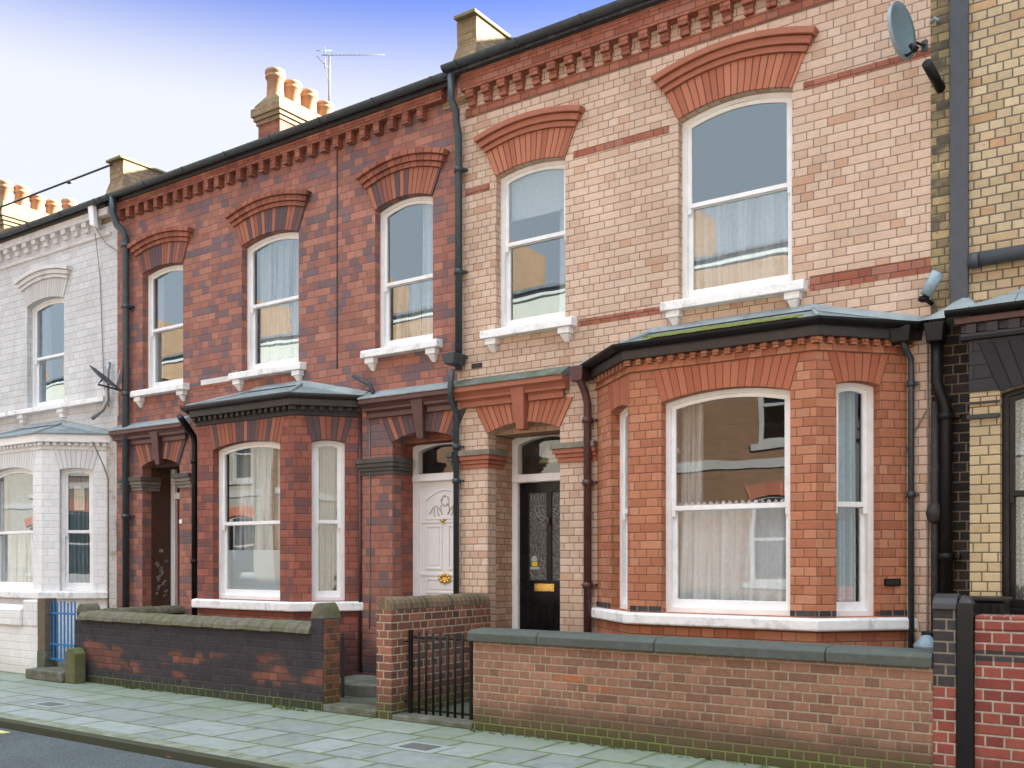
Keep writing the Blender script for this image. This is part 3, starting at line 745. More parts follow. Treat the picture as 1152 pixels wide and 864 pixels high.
def cornice(house, u0, u1, ztop, courses, mat, tiers=1, dent=.15, band=0.0, pitch=.225, w=.11, proj=.11, corbel=True):
    """projecting brick courses over a row of dentils"""
    b = MB(); z = ztop
    zc = ztop-courses*.075
    for i in range(courses):
        b.fbox(MAIN, u0, u1, ztop-(i+1)*.075+.0005, ztop-i*.075-.0005, -proj+.006*(i % 2), .05)
    n = int((u1-u0)/pitch)
    for i in range(n):
        u = u0+.06+i*pitch
        if tiers == 1: b.fbox(MAIN, u, u+w, zc-dent, zc-.0005, -proj+.012, .05)
        else:
            b.fbox(MAIN, u, u+w, zc-dent*.5, zc-.0005, -proj+.012, .05)
            b.fbox(MAIN, u+.008, u+w-.008, zc-dent, zc-dent*.5-.0005, -proj*.5, .05)
    if band: b.fbox(MAIN, u0, u1, zc-dent-band, zc-dent-.001, -.012, .05)
    return b.build('cornice', mat, house, .004)

def downpipe(house, path, r=.036, mat=None, collars=(), name='downpipe'):
    b = MB().tube(path, r, 12)
    for z in collars:
        p = path[-1]; x, y = p[0], p[1]
        b.tube([(x, y, z-.03), (x, y, z+.03)], r*1.28, 12)
        b.box(x-r*2.0, x+r*2.0, y+r*.4, y+r*1.6, z-.012, z+.012)
    return b.build(name, mat or M['pipe_blue'], house)

def shell(house, u0, u1, holes, mat, z1=7.36, party=.12):
    MB().fpoly(MAIN, [(u0, 0), (u1, 0), (u1, z1), (u0, z1)], 0, .16, holes).build('wall', mat, house)
    b = MB()
    b.box(u0+.001, u0+party, .161, 9, 0, 7.25); b.box(u1-party, u1-.001, .161, 9, 0, 7.25)
    b.box(u0+party, u1-party, 8.8, 9, 0, 7.25)
    b.box(u0+party, u1-party, .161, 8.8, .16, .24); b.box(u0+party, u1-party, .161, 8.8, 3.55, 3.75); b.box(u0+party, u1-party, .161, 8.8, 6.9, 7.0)
    b.box(u0+party, u1-party, 4.2, 4.35, .24, 6.9)
    b.build('inner_walls', M['plaster'], house)
    MB().prism(MAIN, u0, u1, [(-.16, 7.30), (-.16, 7.36), (4.5, 9.92), (9.15, 7.33), (9.15, 7.27), (4.5, 9.84)]).build('roof', M['slate'], house)

def porch(house, u0, u1, p0, p1, canopy, depth, mbrick, mvous, mmould, mcap, mcap2, mflash, zs=3.08, rise=.10, keyx=None, mlining=None):
    """recessed doorway: arch, keystone, capitals on the two piers, moulded canopy"""
    k = (u0+u1)/2 if keyx is None else keyx
    sk = .17
    A = curve(u0, u1, zs+.002, rise); B = [(u0-sk+(u1-u0+2*sk)*i/16, 3.40) for i in range(17)]
    MB().ring(MAIN, A, B, -.02, .1, W=u1-u0+.2, h=.3).build('porch_arch', mvous, house, .003)
    c0, c1 = canopy
    c = MB()
    c.prism(MAIN, c0+.05, k-.105, [(-.02, 3.402), (-.055, 3.402), (-.055, 3.46), (-.085, 3.485), (-.02, 3.485)])
    c.prism(MAIN, k+.105, c1-.05, [(-.02, 3.402), (-.055, 3.402), (-.055, 3.46), (-.085, 3.485), (-.02, 3.485)])
    c.prism(MAIN, c0, c1, [(.02, 3.487), (-.10, 3.487), (-.10, 3.52), (-.125, 3.55), (-.165, 3.575), (-.165, 3.63), (.02, 3.63)])
    c.build('canopy', mmould, house, .005)
    kb = MB()
    kb.hexa([MAIN.pt(k-.05, zs+.01, -.06), MAIN.pt(k+.05, zs+.01, -.06), MAIN.pt(k+.05, zs+.01, .06), MAIN.pt(k-.05, zs+.01, .06),
             MAIN.pt(k-.095, 3.574, -.135), MAIN.pt(k+.095, 3.574, -.135), MAIN.pt(k+.095, 3.574, .06), MAIN.pt(k-.095, 3.574, .06)])
    kb.build('keystone', mmould, house, .008)
    MB().prism(MAIN, c0, c1, [(.02, 3.631), (-.18, 3.631), (-.18, 3.645), (-.015, 3.74), (.02, 3.76)]).build('flashing', mflash, house)
    for a, b_, side in ((p0, u0, 1), (u1, p1, -1)):
        cap = MB()
        for ext, za, zb_ in ((.085, 2.835, 2.90), (.065, 2.785, 2.834), (.04, 2.74, 2.784), (.022, 2.69, 2.739)):
            x0, x1 = (a-.0, b_+ext) if side == 1 else (a-ext, b_)
            cap.fbox(MAIN, x0, x1, za, zb_, -ext, .3, 0 if za > 2.83 else 1)
        cap.build('capital', [mcap, mcap2], house, .006)
    l = MB()
    l.fbox(MAIN, u0-.15, u0-.0005, 0, zs+rise+.1, .161, depth+.12); l.fbox(MAIN, u1+.0005, u1+.15, 0, zs+rise+.1, .161, depth+.12)
    l.fbox(MAIN, u0, u1, zs+.0, zs+rise+.1, .161, depth+.12)
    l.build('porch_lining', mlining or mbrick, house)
    MB().fbox(MAIN, u0+.001, u1-.001, .0, .25, .02, depth+.12).build('porch_step', M['step'], house, .01)

def door_frame(house, F, u0, u1, d, zs, rise, ztr, mat=None, fw=.08, mglass=None, z0=.25):
    f = MB().fpoly(F, loop(u0, u1, z0, zs, rise), d, d+.10,
                   [loop(u0+fw, u1-fw, ztr+.04, zs-fw*.9, rise*.85), [(u0+fw, z0+.02), (u1-fw, z0+.02), (u1-fw, ztr-.06), (u0+fw, ztr-.06)]])
    f.fbox(F, u0+.02, u1-.02, ztr-.055, ztr+.005, d-.035, d-.0005)
    fo = f.build('door_frame', mat or M['white_paint'], house, .006)
    MB().fpoly(F, loop(u0+fw-.01, u1-fw+.01, ztr+.03, zs-fw*.85, rise*.85), d+.05).build('fanlight', mglass or M['glass_low'], fo)
    return fo

def chimney_pot(b_, x, y, z, r=.13, h=.6):
    return MB().lathe((x, y, z), [(r*1.05, -.05), (r*1.02, 0), (r*.98, h*.1), (r*.9, h*.70), (r*1.08, h*.72), (r*1.12, h*.78), (r*.98, h*.82), (r*1.02, h*.86), (r*1.16, h*.90), (r*1.12, h*.98), (r*1.0, h), (r*.78, h), (r*.75, h*.7)], 18)
# ================================================================ HOUSE 3: cream brick with an orange bay
def op_px(F, xl, xr, ysl, ysr, ybl, ybr, rise):
    u0, z1 = F.hit(xl, ysl); u1, z2 = F.hit(xr, ysr)
    _, z3 = F.hit(xl, ybl); _, z4 = F.hit(xr, ybr)
    return (u0, u1, (z3+z4)/2, (z1+z2)/2, rise)
XA, XB, XC, XD = -20.3, ax(132), ax(514.5), ax(1047)   # party walls
def rail(F, x, y, d=.13): return F.hit(x, y, d)[1]

h3 = tag(empty('terraced_house', ((XC+XD)/2, 0, 0)), 'cream brick terraced house with an orange red bay window and a black front door', 'house')
w_big = op_px(MAIN, 763, 891, 136, 98.5, 337, 318, .095)
w_sm = op_px(MAIN, 558, 636, 199.6, 176, 371, 357.5, .06)
bay3 = Bay((-5.28, 0), (ax(709, -.66), -.66), (ax(918, -.66), -.66), (-2.11, 0))
d3 = (ax(548.5), ax(630), 0.0, 3.08, .10)
bayhole = lambda bay: [(bay.P[0][0]+.15, .24), (bay.P[3][0]-.15, .24), (bay.P[3][0]-.15, 3.44), (bay.P[0][0]+.15, 3.44)]
shell(h3, XC, XD, [loop(*w_big), loop(*w_sm), loop(*d3), bayhole(bay3)], [M['cream']])
window(h3, MAIN, w_big, M['white_paint'], zm=rail(MAIN, 773, 234), sill=M['sill_paint'])
window(h3, MAIN, w_sm, M['white_paint'], zm=rail(MAIN, 566, 278), sill=M['sill_paint'])
for w in (w_big, w_sm): window_arch(h3, MAIN, w, M['vous_orange'], M['terra_mould'])
cornice(h3, XC+.13, XD, 7.32, 3, M['cornice_red'], tiers=2, dent=.17, band=.11)
gutter(h3, XC-.05, XD+.1, 7.39)
zb1 = 6.055
class _S:
    def fbox(s, *a): MB().fbox(*a).build('string_course', M['cornice_red'], h3)
sc_ = _S()
sc_.fbox(MAIN, XC+.12, w_sm[0]-.09, zb1-.15, zb1-.075, -.004, .02)
sc_.fbox(MAIN, w_sm[1]+.11, w_big[0]-.10, zb1-.05, zb1+.025, -.004, .02)
sc_.fbox(MAIN, w_big[1]+.11, XD-.001, zb1, zb1+.075, -.004, .02)
sc_.fbox(MAIN, w_sm[1]+.17, w_big[0]-.17, 4.16, 4.235, -.004, .02)
sc_.fbox(MAIN, w_big[1]+.17, XD-.001, 4.15, 4.29, -.004, .02)
# bay
b3 = []
uL0, zL = bay3.FL.hit(687, 467.6)
b3.append((uL0, bay3.FL.L-.075, 1.12, 3.135, .035))
uF0, z1 = bay3.FF.hit(744, 453.7); uF1, z2 = bay3.FF.hit(889, 436.7)
b3.append((uF0, uF1, 1.12, (z1+z2)/2, .075))
uR0, z1 = bay3.FR.hit(941, 430.7); uR1, z2 = bay3.FR.hit(990, 434)
b3.append((uR0, uR1, 1.12, (z1+z2)/2, .03))
bay_window(h3, bay3, b3, M['orange_bay'], M['vous_deep'], M['fascia_dark'], M['lead_roof_moss'], (-4.62, -2.95), M['orange_bay'])
zr3 = rail(bay3.FF, 754, 573)
# moss growing on the front slope of the bay roof
e3 = bay3.off(.135, -.002); mo = MB(); rnm = random.Random(5)
def slope(s, v):
    P = Vector((*e3[1], 3.705)).lerp(Vector((*e3[2], 3.705)), s); Q = Vector((-4.62, -.002, 3.97)).lerp(Vector((-2.95, -.002, 3.97)), s)
    return P.lerp(Q, v)+Vector((0, -.004, .012))
nm = 40; lowr, upr = [], []
for i in range(nm+1):
    s = .10+.84*i/nm
    lo = .10+.05*rnm.random(); hi = lo+(.24+.30*math.sin(math.pi*min(1, i/nm*1.25))*(.5+.5*rnm.random()))*(1 if .04 < i/nm < .97 else .1)
    lowr.append(slope(s, lo)); upr.append(slope(s, min(.8, hi)))
mk0 = mo.add(lowr); mk1 = mo.add(upr); mk2 = mo.add([(a+b)/2+Vector((0, 0, .012+.01*rnm.random())) for a, b in zip(lowr, upr)])
for i in range(nm):
    mo.face((mk0+i, mk0+i+1, mk2+i+1, mk2+i)); mo.face((mk2+i, mk2+i+1, mk1+i+1, mk1+i))
mo.build('moss', M['roof_moss'], h3)
for F, op in zip((bay3.FL, bay3.FF, bay3.FR), b3): window(h3, F, op, M['white_paint'], M['glass_bay'], zm=zr3)
for F, a, b in ((bay3.FF, .0, b3[1][0]), (bay3.FF, b3[1][1], bay3.FF.L), (bay3.FR, 0, b3[2][0]), (bay3.FR, b3[2][1], bay3.FR.L), (bay3.FL, 0, b3[0][0])):
    MB().fbox(F, a, b-.004, 1.122, 1.175, -.008, .08).build('damp_course', M['wall_blue'], h3)
F = bay3.FR
pl = MB().fbox(F, *sorted((F.hit(994.5)[0], F.hit(1012)[0])), F.hit(1003, 659)[1], F.hit(1003, 651)[1], -.022, .01)
plo = pl.build('number_plate', M['plastic_black'], h3, .003)  # house number plate; the bars on it stand for unreadable lettering
v = MB(); u0, u1 = sorted((F.hit(994.5)[0], F.hit(1012)[0])); z0, z1 = F.hit(1003, 659)[1], F.hit(1003, 651)[1]
for i in range(6): v.fbox(F, u0+.012+i*(u1-u0-.024)/6, u0+.012+(i+.55)*(u1-u0-.024)/6, z0+.012, z1-.012, -.027, -.0222)
v.build('plate_marks', M['fascia_dark'], plo)
# porch and black door
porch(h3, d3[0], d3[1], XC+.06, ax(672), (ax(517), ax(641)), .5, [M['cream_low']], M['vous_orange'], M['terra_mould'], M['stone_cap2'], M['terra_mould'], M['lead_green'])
fo = door_frame(h3, MAIN, d3[0]-.002, d3[1]+.002, .5, 3.06, .10, 2.60)
du0, du1 = d3[0]+.078, d3[1]-.078
dd = .545
dz0, dz1 = .27, 2.54
gw = (du1-du0)
g1 = (du0+.13, du0+gw/2-.035); g2 = (du0+gw/2+.035, du1-.13)
zg0, zg1 = 1.38, 2.42
door = MB().fpoly(MAIN, [(du0, dz0), (du1, dz0), (du1, dz1), (du0, dz1)], dd, dd+.045, [[(a, zg0), (b, zg0), (b, zg1), (a, zg1)] for a, b in (g1, g2)])
for a, b in (g1, g2):
    door.fpoly(MAIN, [(a, .42), (b, .42), (b, 1.12), (a, 1.12)], dd-.012, dd-.0004, [[(a+.03, .45), (b-.03, .45), (b-.03, 1.09), (a+.03, 1.09)]])
do = door.build('front_door', M['black_gloss'], h3, .003)
for a, b in (g1, g2):
    MB().fpoly(MAIN, [(a-.004, zg0-.004), (b+.004, zg0-.004), (b+.004, zg1+.004), (a-.004, zg1+.004)], dd+.02).build('glazing', M['hammered'], do)
orn = MB(); mid = du0+gw/2
for a, b, s in ((*g1, 1), (*g2, -1)):
    zt = zg1-.16
    orn.tube([MAIN.pt(a, zt, dd+.012), MAIN.pt(b, zt, dd+.012)], .005, 6)
    for k in range(5):
        u = a+(b-a)*(k+.5)/5
        orn.tube([MAIN.pt(u, zt+.03, dd+.012), MAIN.pt(u+.006, zg1-.03, dd+.012)], .005, 6)
    for rr in (.10, .15, .2):
        orn.tube([MAIN.pt(mid-s*rr*math.cos(t*.31), zt-.02-rr*.9*math.sin(t*.31), dd+.010) for t in range(0, 6) if a <= mid-s*rr*math.cos(t*.31) <= b], .0045, 6)
    for k in range(4):
        orn.tube([MAIN.pt(a+(b-a)*t/8, zt-.06-.03*k+.02*math.sin(t*1.3+k), dd+.011) for t in range(9)], .004, 6)
orn.build('leadwork', M['leadwork'], do)
ctr = MB().tube([MAIN.pt(mid, zg1-.36, dd-.02), MAIN.pt(mid, zg1-.30, dd-.026)], [.02, .025], 10)
ctr.lathe(MAIN.pt(mid, zg1-.35, dd-.02), [(.012, -.03), (.022, -.01), (.022, .02), (.01, .035)], 10)
ctr.build('door_knocker', M['sandstone'], do)
lz = az(610, 661, .5)
lb = MB().fbox(MAIN, ax(601, .53), ax(623, .53), lz-.045, lz+.045, dd-.012, dd-.0005)
lb.fbox(MAIN, ax(602.5, .53), ax(621.5, .53), lz-.028, lz+.028, dd-.017, dd-.0122)
lb.build('letterbox', M['brass'], do, .003)
st = MB().fbox(MAIN, ax(597.5, .54), ax(603.5, .54), az(600, 637, .54), az(600, 632, .54), dd+.014, dd+.018)
st.build('sticker', M['yellow_sticker'], do)
st = MB(); st.fpoly(MAIN, loop(ax(597, .54), ax(603, .54), az(600, 631.5, .54), az(600, 628, .54), .03), dd+.014, dd+.018)
st.build('sticker', M['pale_sticker'], do); st = MB()
st.fbox(MAIN, ax(595.5, .54), ax(605.5, .54), az(600, 640.5, .54), az(600, 637.8, .54), dd+.014, dd+.018)
st.build('sticker', M['pale_sticker'], do)
# lamp hanging in the hall, seen through the fanlight
lx, lz = at(622, 522, 1.0)
lam = tag(empty('ceiling_lamp', (lx, 1.0, lz)), 'white glass ceiling lamp seen through the fanlight above the black front door', 'lamp')
MB().lathe((lx, 1.0, lz), [(.17, .0), (.17, .035), (.15, .05), (.14, .05)], 20).build('rim', M['lamp_rim'], lam)
MB().lathe((lx, 1.0, lz), [(.145, .051), (.14, .09), (.11, .17), (.06, .23), (.02, .25)], 20).build('lamp_shade', M['lamp_glass'], lam)
MB().tube([(lx, 1.0, lz+.24), (lx, 1.0, 3.55)], .006, 6).build('cord', M['cable'], lam)
# pipes of house 3
px_ = lambda x, Y: ax(x, Y)
Y = -.07
x66 = px_(661, -.075)
downpipe(h3, [(x66-.03, -.20, 3.66), (x66-.03, -.19, 3.55), (x66, -.13, 3.42), (x66, -.075, 3.30), (x66, -.075, .1)], .043, M['pipe_maroon'], (3.12, 2.45, 1.35), name='downpipe')
hp = MB(); hp.hexa([(x66-.11, -.25, 3.52), (x66+.03, -.25, 3.52), (x66+.03, -.10, 3.52), (x66-.11, -.10, 3.52), (x66-.12, -.27, 3.68), (x66+.05, -.27, 3.68), (x66+.05, -.08, 3.68), (x66-.12, -.08, 3.68)])
hp.build('hopper', M['pipe_maroon'], h3, .01)
x25 = px_(1025, -.05)
downpipe(h3, [(x25-.06, -.20, 3.62), (x25-.03, -.15, 3.48), (x25, -.06, 3.40), (x25, -.05, 3.3), (x25, -.05, .75)], .027, M['pipe_blue'], (3.18, 2.2))
hp = MB(); hp.hexa([(x25-.13, -.24, 3.52), (x25+.02, -.24, 3.52), (x25+.02, -.08, 3.52), (x25-.13, -.08, 3.52), (x25-.15, -.26, 3.66), (x25+.04, -.26, 3.66), (x25+.04, -.06, 3.66), (x25-.15, -.06, 3.66)])
hp.build('hopper', M['plastic_black'], h3, .01)
cb = MB()
xx = px_(1016, -.02); cb.tube([(xx, -.012, 3.5), (xx+.01, -.012, 2.4), (xx, -.012, 1.2), (xx+.02, -.012, .6)], .007, 6)
xx = px_(1043.5, -.02); cb.tube([(xx, -.015, 3.55), (xx+.005, -.015, 2.6), (xx-.004, -.015, 1.0), (xx, -.015, .6)], .009, 6)
p, q = at(1016, 515, -.01), at(1043, 460, -.01); cb.tube([(p[0], -.012, p[1]), ((p[0]+q[0])/2, -.012, (p[1]+q[1])/2+.02), (q[0], -.012, q[1])], .006, 6)
cb.build('cable', M['grey_cable'], h3)
# small cast-iron air brick beside the pipe
p, q = at(531, 413, 0), at(542, 407, 0)
MB().fbox(MAIN, p[0], q[0], min(p[1], q[1])-.02, max(p[1], q[1])-.01, -.012, .02).build('air_brick', M['sooty'], h3)

# ================================================================ HOUSE 2: mottled red brick
h2 = tag(empty('terraced_house', ((XB+XC)/2, 0, 0)), 'dark mottled red brick terraced house with two porches and three arched upper windows', 'house')
wa = op_px(MAIN, 160.4, 206, 308.5, 297, 438, 432, .06)
wb = op_px(MAIN, 272, 336, 277, 260.6, 417.5, 409, .085)
wc = op_px(MAIN, 422, 487, 237, 219.7, 392.5, 383, .085)
bay2 = Bay((-11.74, 0), (-11.20, -.62), (-9.311, -.62), (-8.786, 0))
d2 = (ax(441.5), ax(512)-.005, 0.0, 3.08, .10)
d1 = (ax(160), ax(202), 0.0, 3.05, .10)
shell(h2, XB, XC, [loop(*wa), loop(*wb), loop(*wc), loop(*d2), loop(*d1), bayhole(bay2)], [M['red_mix']])
for w, xr, yr in ((wa, 170, 373.5), (wb, 284, 346), (wc, 433, 322)):
    window(h2, MAIN, w, M['white_paint'], zm=rail(MAIN, xr, yr), sill=M['sill_paint'])
    window_arch(h2, MAIN, w, M['vous_mix'], M['vous_hood'])
cornice(h2, XB+.06, XC-.16, 7.235, 2, M['cornice_mix'], tiers=1, dent=.14, pitch=.236, w=.095)
gutter(h2, XB-.12, XC-.02, 7.30)
s2 = MB()
s2.fbox(MAIN, wa[1]+.2, wb[0]-.2, 4.09, 4.165, -.004, .02)
s2.build('string_course', M['cornice_red'], h2)
s2 = MB(); s2.fbox(MAIN, ax(226), wb[0]-.2, 4.17, 4.245, -.003, .02); s2.build('painted_band', M['white_trim'], h2)
b2 = [None]
u0, z1 = bay2.FF.hit(239.5, 506); u1, z2 = bay2.FF.hit(315, 499)
b2.append((u0, u1, 1.10, (z1+z2)/2, .075))
u0, z1 = bay2.FR.hit(350.7, 496.5); u1, z2 = bay2.FR.hit(388.6, 497.8)
b2.append((u0, u1, 1.10, (z1+z2)/2, .03))
b2[0] = (bay2.FL.L-u1, bay2.FL.L-u0, 1.10, b2[2][3], .03)
bay_window(h2, bay2, b2, M['red_bay'], M['vous_mix'], M['fascia_dark'], M['lead_roof'], (-10.72, -9.80), M['sooty'], sill=(.97, 1.10), gut=M['fascia_dark'])
zr2 = rail(bay2.FF, 252, 590)
for F, op in zip((bay2.FL, bay2.FF, bay2.FR), b2): fr2, _ = window(h2, F, op, M['white_paint'], M['glass_bay'], zm=zr2)
F = bay2.FF; op = b2[1]; fz = F.hit(260, 619, .15)[1]
fm = MB().fpoly(F, [(op[0]+.09, 1.21), (op[1]-.09, 1.21), (op[1]-.09, fz), (op[0]+.09, fz)], .178, .181)
fm.build('frosted_film', M['frosted'], h2)
MR = M['maroon']
porch(h2, d2[0], d2[1], ax(404), XC-.02, (ax(413), XC+.02), .39, [M['red_bay']], M['vous_mix'], MR, M['stone_cap'], M['stone_cap'], M['lead'])
porch(h2, d1[0], d1[1], XB+.12, ax(217), (XB+.02, ax(214)), .5, [M['red_bay']], M['vous_mix'], MR, M['stone_cap'], M['stone_cap2'], M['lead'], zs=3.05, mlining=M['plaster_dim'])
# white panelled door
fo = door_frame(h2, MAIN, d2[0]-.002, d2[1]+.002, .39, 3.06, .09, 2.67)
du0, du1 = d2[0]+.078, d2[1]-.078; dd = .435; gw = du1-du0; mid = (du0+du1)/2
dr = MB().fbox(MAIN, du0, du1, .27, 2.61, dd, dd+.045)
def pan(a, b, z0, z1): dr.fpoly(MAIN, [(a, z0), (b, z0), (b, z1), (a, z1)], dd-.014, dd-.0004, [[(a+.025, z0+.025), (b-.025, z0+.025), (b-.025, z1-.025), (a+.025, z1-.025)]]); dr.fbox(MAIN, a+.05, b-.05, z0+.05, z1-.05, dd-.010, dd-.0004)
for a, b in ((du0+.10, mid-.045), (mid+.045, du1-.10)):
    pan(a, b, 1.50, 2.06); pan(a, b, .40, 1.10)
dr.fpoly(MAIN, loop(du0+.09, du1-.09, 2.13, 2.38, .13), dd-.014, dd-.0004, [loop(du0+.115, du1-.115, 2.155, 2.37, .12)])
dr.fbox(MAIN, du0+.02, du1-.02, 1.42, 1.45, dd-.016, dd-.0004); dr.fbox(MAIN, du0+.02, du1-.02, 2.085, 2.11, dd-.016, dd-.0004)
pan(du0+.10, du1-.10, 1.20, 1.39)
do = dr.build('front_door', M['door_white'], h2, .004)
cv = MB()
for s in (-1, 1):
    for k in range(3):
        cv.tube([MAIN.pt(mid+s*(.04+.055*k+.03*math.sin(t*.6)), 2.19+.03*t-.02*k, dd-.004) for t in range(5)], .006, 6)
    cv.tube([MAIN.pt(mid+s*(.05+.2*t/8), 2.2+.1*math.sin(t/8*math.pi), dd-.004) for t in range(9)], .006, 6)
for k in range(5):
    a = k*2*math.pi/5+.3
    cv.tube([MAIN.pt(mid+.05*math.cos(a+t*.5)+.02*math.cos(a), 2.36+.05*math.sin(a+t*.5)+.02*math.sin(a), dd-.004) for t in range(5)], .006, 6)
cv.build('carving', M['etch_line'], do)
kx, kz = at(499.5, 651, .4)
kn = MB()
for k in range(8):
    a = k*math.pi/4; kn.lathe(MAIN.pt(kx+.075*math.cos(a), kz+.045*math.sin(a), dd-.02), [(.005, -.028), (.024, -.012), (.024, .012), (.005, .028)], 8)
kn.fbox(MAIN, kx-.08, kx+.08, kz-.03, kz+.03, dd-.02, dd-.001)
kn.build('letterbox', M['brass'], do)
kx, kz = at(497.5, 586, .4)
MB().lathe(MAIN.pt(kx, kz, dd-.015), [(.005, -.03), (.03, -.01), (.045, .012), (.01, .02)], 10).build('door_knocker', M['brass'], do)
# the deep left-hand doorway: white post between a brown glazed panel and a dark red door
pu = MAIN.hit(192, d=.5)[0]; pv = MAIN.hit(196.5, d=.5)[0]
fr = MB().fbox(MAIN, pu, pv, .25, 3.16, .5, .6); fr.fbox(MAIN, pv, d1[1]+.001, 2.58, 2.68, .5, .6)
fo = fr.build('door_frame', M['white_paint'], h2, .005)
MB().fbox(MAIN, pv, d1[1], 2.68, 3.15, .55, .56).build('fanlight', M['black_gloss'], fo)
MB().fbox(MAIN, pv+.002, d1[1], .25, 2.58, .55, .59).build('front_door', M['door_red'], h2, .003)
et = MB(); xw = d1[0]+.003
for i in range(16):
    rn = random.Random(i); zc = 1.06+.036*i; yc = .24+.20*rn.random()
    et.tube([(xw, yc+.03*math.cos(t*.9+i), zc+.024*math.sin(t*1.2+i)) for t in range(6)], .006, 6)
et.box(xw-.002, xw+.006, .30, .37, 1.74, 1.79)
et.build('etching', M['leadwork'], h2)
MB().fbox(MAIN, ax(202.8), ax(205.6), az(204, 589), az(204, 584.5), -.02, .0).build('doorbell', M['sill_paint'], h2)
# pipes of house 2
x51 = ax(516, -.08)
xg = ax(506, -.2)
downpipe(h2, [(xg+.02, -.20, 7.27), (xg+.02, -.20, 6.98), (xg+.06, -.16, 6.86), (x51-.02, -.10, 6.74), (x51, -.08, 6.62), (x51, -.08, 3.85)], .043, M['pipe_blue'], (6.2, 5.0, 4.0))
downpipe(h2, [(x51, -.20, 3.84), (x51-.02, -.21, 3.66), (x51-.03, -.20, 3.5), (x51-.04, -.075, 3.36), (x51-.04, -.075, 1.0)], .036, M['pipe_blue'], (2.95, 2.55, 1.12))
hp = MB().hexa([(x51-.09, -.24, 3.90), (x51+.05, -.24, 3.90), (x51+.05, -.03, 3.90), (x51-.09, -.03, 3.90), (x51-.13, -.26, 4.03), (x51+.07, -.26, 4.03), (x51+.07, -.02, 4.03), (x51-.13, -.02, 4.03)])
hp.build('hopper', M['pipe_blue'], h2, .01)
x14 = ax(141.5, -.09); xg = ax(127, -.2)
downpipe(h2, [(xg, -.2, 7.27), (xg-.0, -.2, 7.0), (xg+.05, -.16, 6.82), (x14-.03, -.11, 6.72), (x14, -.09, 6.60), (x14, -.09, .1)], .055, M['gutter'], (6.5, 5.55, 4.2, 2.3))
x22 = ax(219, -.10)
downpipe(h2, [(x22+.12, -.45, 3.66), (x22+.06, -.3, 3.56), (x22, -.12, 3.42), (x22, -.10, 3.3), (x22, -.10, .1)], .045, M['plastic_black'], (3.05, 1.6))
cb = MB()
xx = ax(415, -.02); cb.tube([(xx, -.012, 3.5), (xx+.012, -.013, 2.4), (xx, -.012, 1.3), (xx, -.012, .75)], .008, 6)
cb.build('cable', M['grey_cable'], h2)
cb = MB(); xx = ax(405, -.02); cb.tube([(xx, -.02, 3.5), (xx, -.02, .2)], .022, 8); cb.build('downpipe', M['pipe_maroon'], h2)
p = at(419, 440, -.1); q = at(399, 423, -.12)
ov = MB().tube([(p[0], -.05, p[1]-.08), (p[0], -.10, p[1]), (p[0]-.03, -.12, p[1]+.08), (q[0], -.14, q[1])], .026, 10)
ov.tube([(p[0]-.28, -.005, p[1]-.06+.12), (p[0]+.02, -.012, p[1]+.0)], .008, 6)
ov.build('overflow_pipe', M['pipe_blue'], h2)
cw = MB(); p = at(421, 444, -.01); q = at(513, 431, -.01); cw.tube([(p[0], -.01, p[1]), (q[0], -.01, p[1]+.02)], .007, 6); cw.build('cable', M['grey_cable'], h2)
xx = ax(379, -.01)
MB().tube([(xx, -.008, 7.0), (xx, -.008, 4.1)], .006, 6).build('cable', M['sooty'], h2)

# parapets on the party walls and chimneys
def parapet(house, X0, X1, y0, y1, z0, z1):
    n = 7; prof = []
    for i in range(n+1):           # the weathered, curved front end
        s = i/n; prof.append((y0-.05-.05*math.cos(s*math.pi*1.1)+.012*((i*7) % 3-1), z0+(z1-z0)*s))
    b = MB(); F = Fr((0, 0), (1, 0)); poly = [(d, z) for d, z in prof]+[(y1, z1), (y1, z0)]
    k = len(poly)
    lf = [(X0-.16*(1-min(1, max(0, (z-z0)/(z1-z0)*1.3))) - .02*((i*5) % 3), d, z) for i, (d, z) in enumerate(poly)]
    rt = [(X1, d, z) for d, z in poly]
    a = b.add(lf); c = b.add(rt)
    b.face(range(a, a+k)); b.face(reversed(range(c, c+k)))
    for i in range(k):
        j = (i+1) % k; b.face((a+i, c+i, c+j, a+j))
    o = b.build('parapet', M['chimney'], house, recalc=True)
    MB().box(X0-.03, X1+.03, y0-.08, y1, z1+.001, z1+.045).build('coping', M['mortar_flaunch'], o, .01)
xr = ax(533.5, .05); parapet(h2, xr-.26, xr, .1, 1.9, 7.0, az(533, 15, .05))
xr = ax(136, .05); parapet(h2, xr-.34, xr, .1, 2.2, 7.0, az(136, 178, .05))
def chimney(house, cx, y0, y1, w, zt, pots, zb=7.6, ph=.6, mlow='chimney_red', r=.13):
    s = MB().box(cx-w/2+.10, cx+w/2-.10, y0+.10, y1-.10, zb, zt-.42)
    so = s.build('chimney_stack', M[mlow], house)
    c = MB()
    for i, (e, za, zc) in enumerate(((.07, zt-.42, zt-.345), (.035, zt-.345, zt-.27), (0.0, zt-.27, zt-.12), (.05, zt-.12, zt-.05))):
        c.box(cx-w/2+e, cx+w/2-e, y0+e, y1-e, za+.0005, zc)
    c.build('corbel', M['chimney'], so, .006)
    f = MB().hexa([(cx-w/2+.05, y0+.05, zt-.0495), (cx+w/2-.05, y0+.05, zt-.0495), (cx+w/2-.05, y1-.05, zt-.0495), (cx-w/2+.05, y1-.05, zt-.0495),
                   (cx-.14, y0+.14, zt+.11), (cx+.14, y0+.14, zt+.11), (cx+.14, y1-.14, zt+.11), (cx-.14, y1-.14, zt+.11)])
    f.build('flaunching', M['mortar_flaunch'], so, .02)
    for i, (yy, hh) in enumerate(pots): chimney_pot(None, cx, yy, zt+.03, r, ph*hh).build('chimney_pot', M['terracotta'], so)
cx2 = ax(313, 3.0)-.36
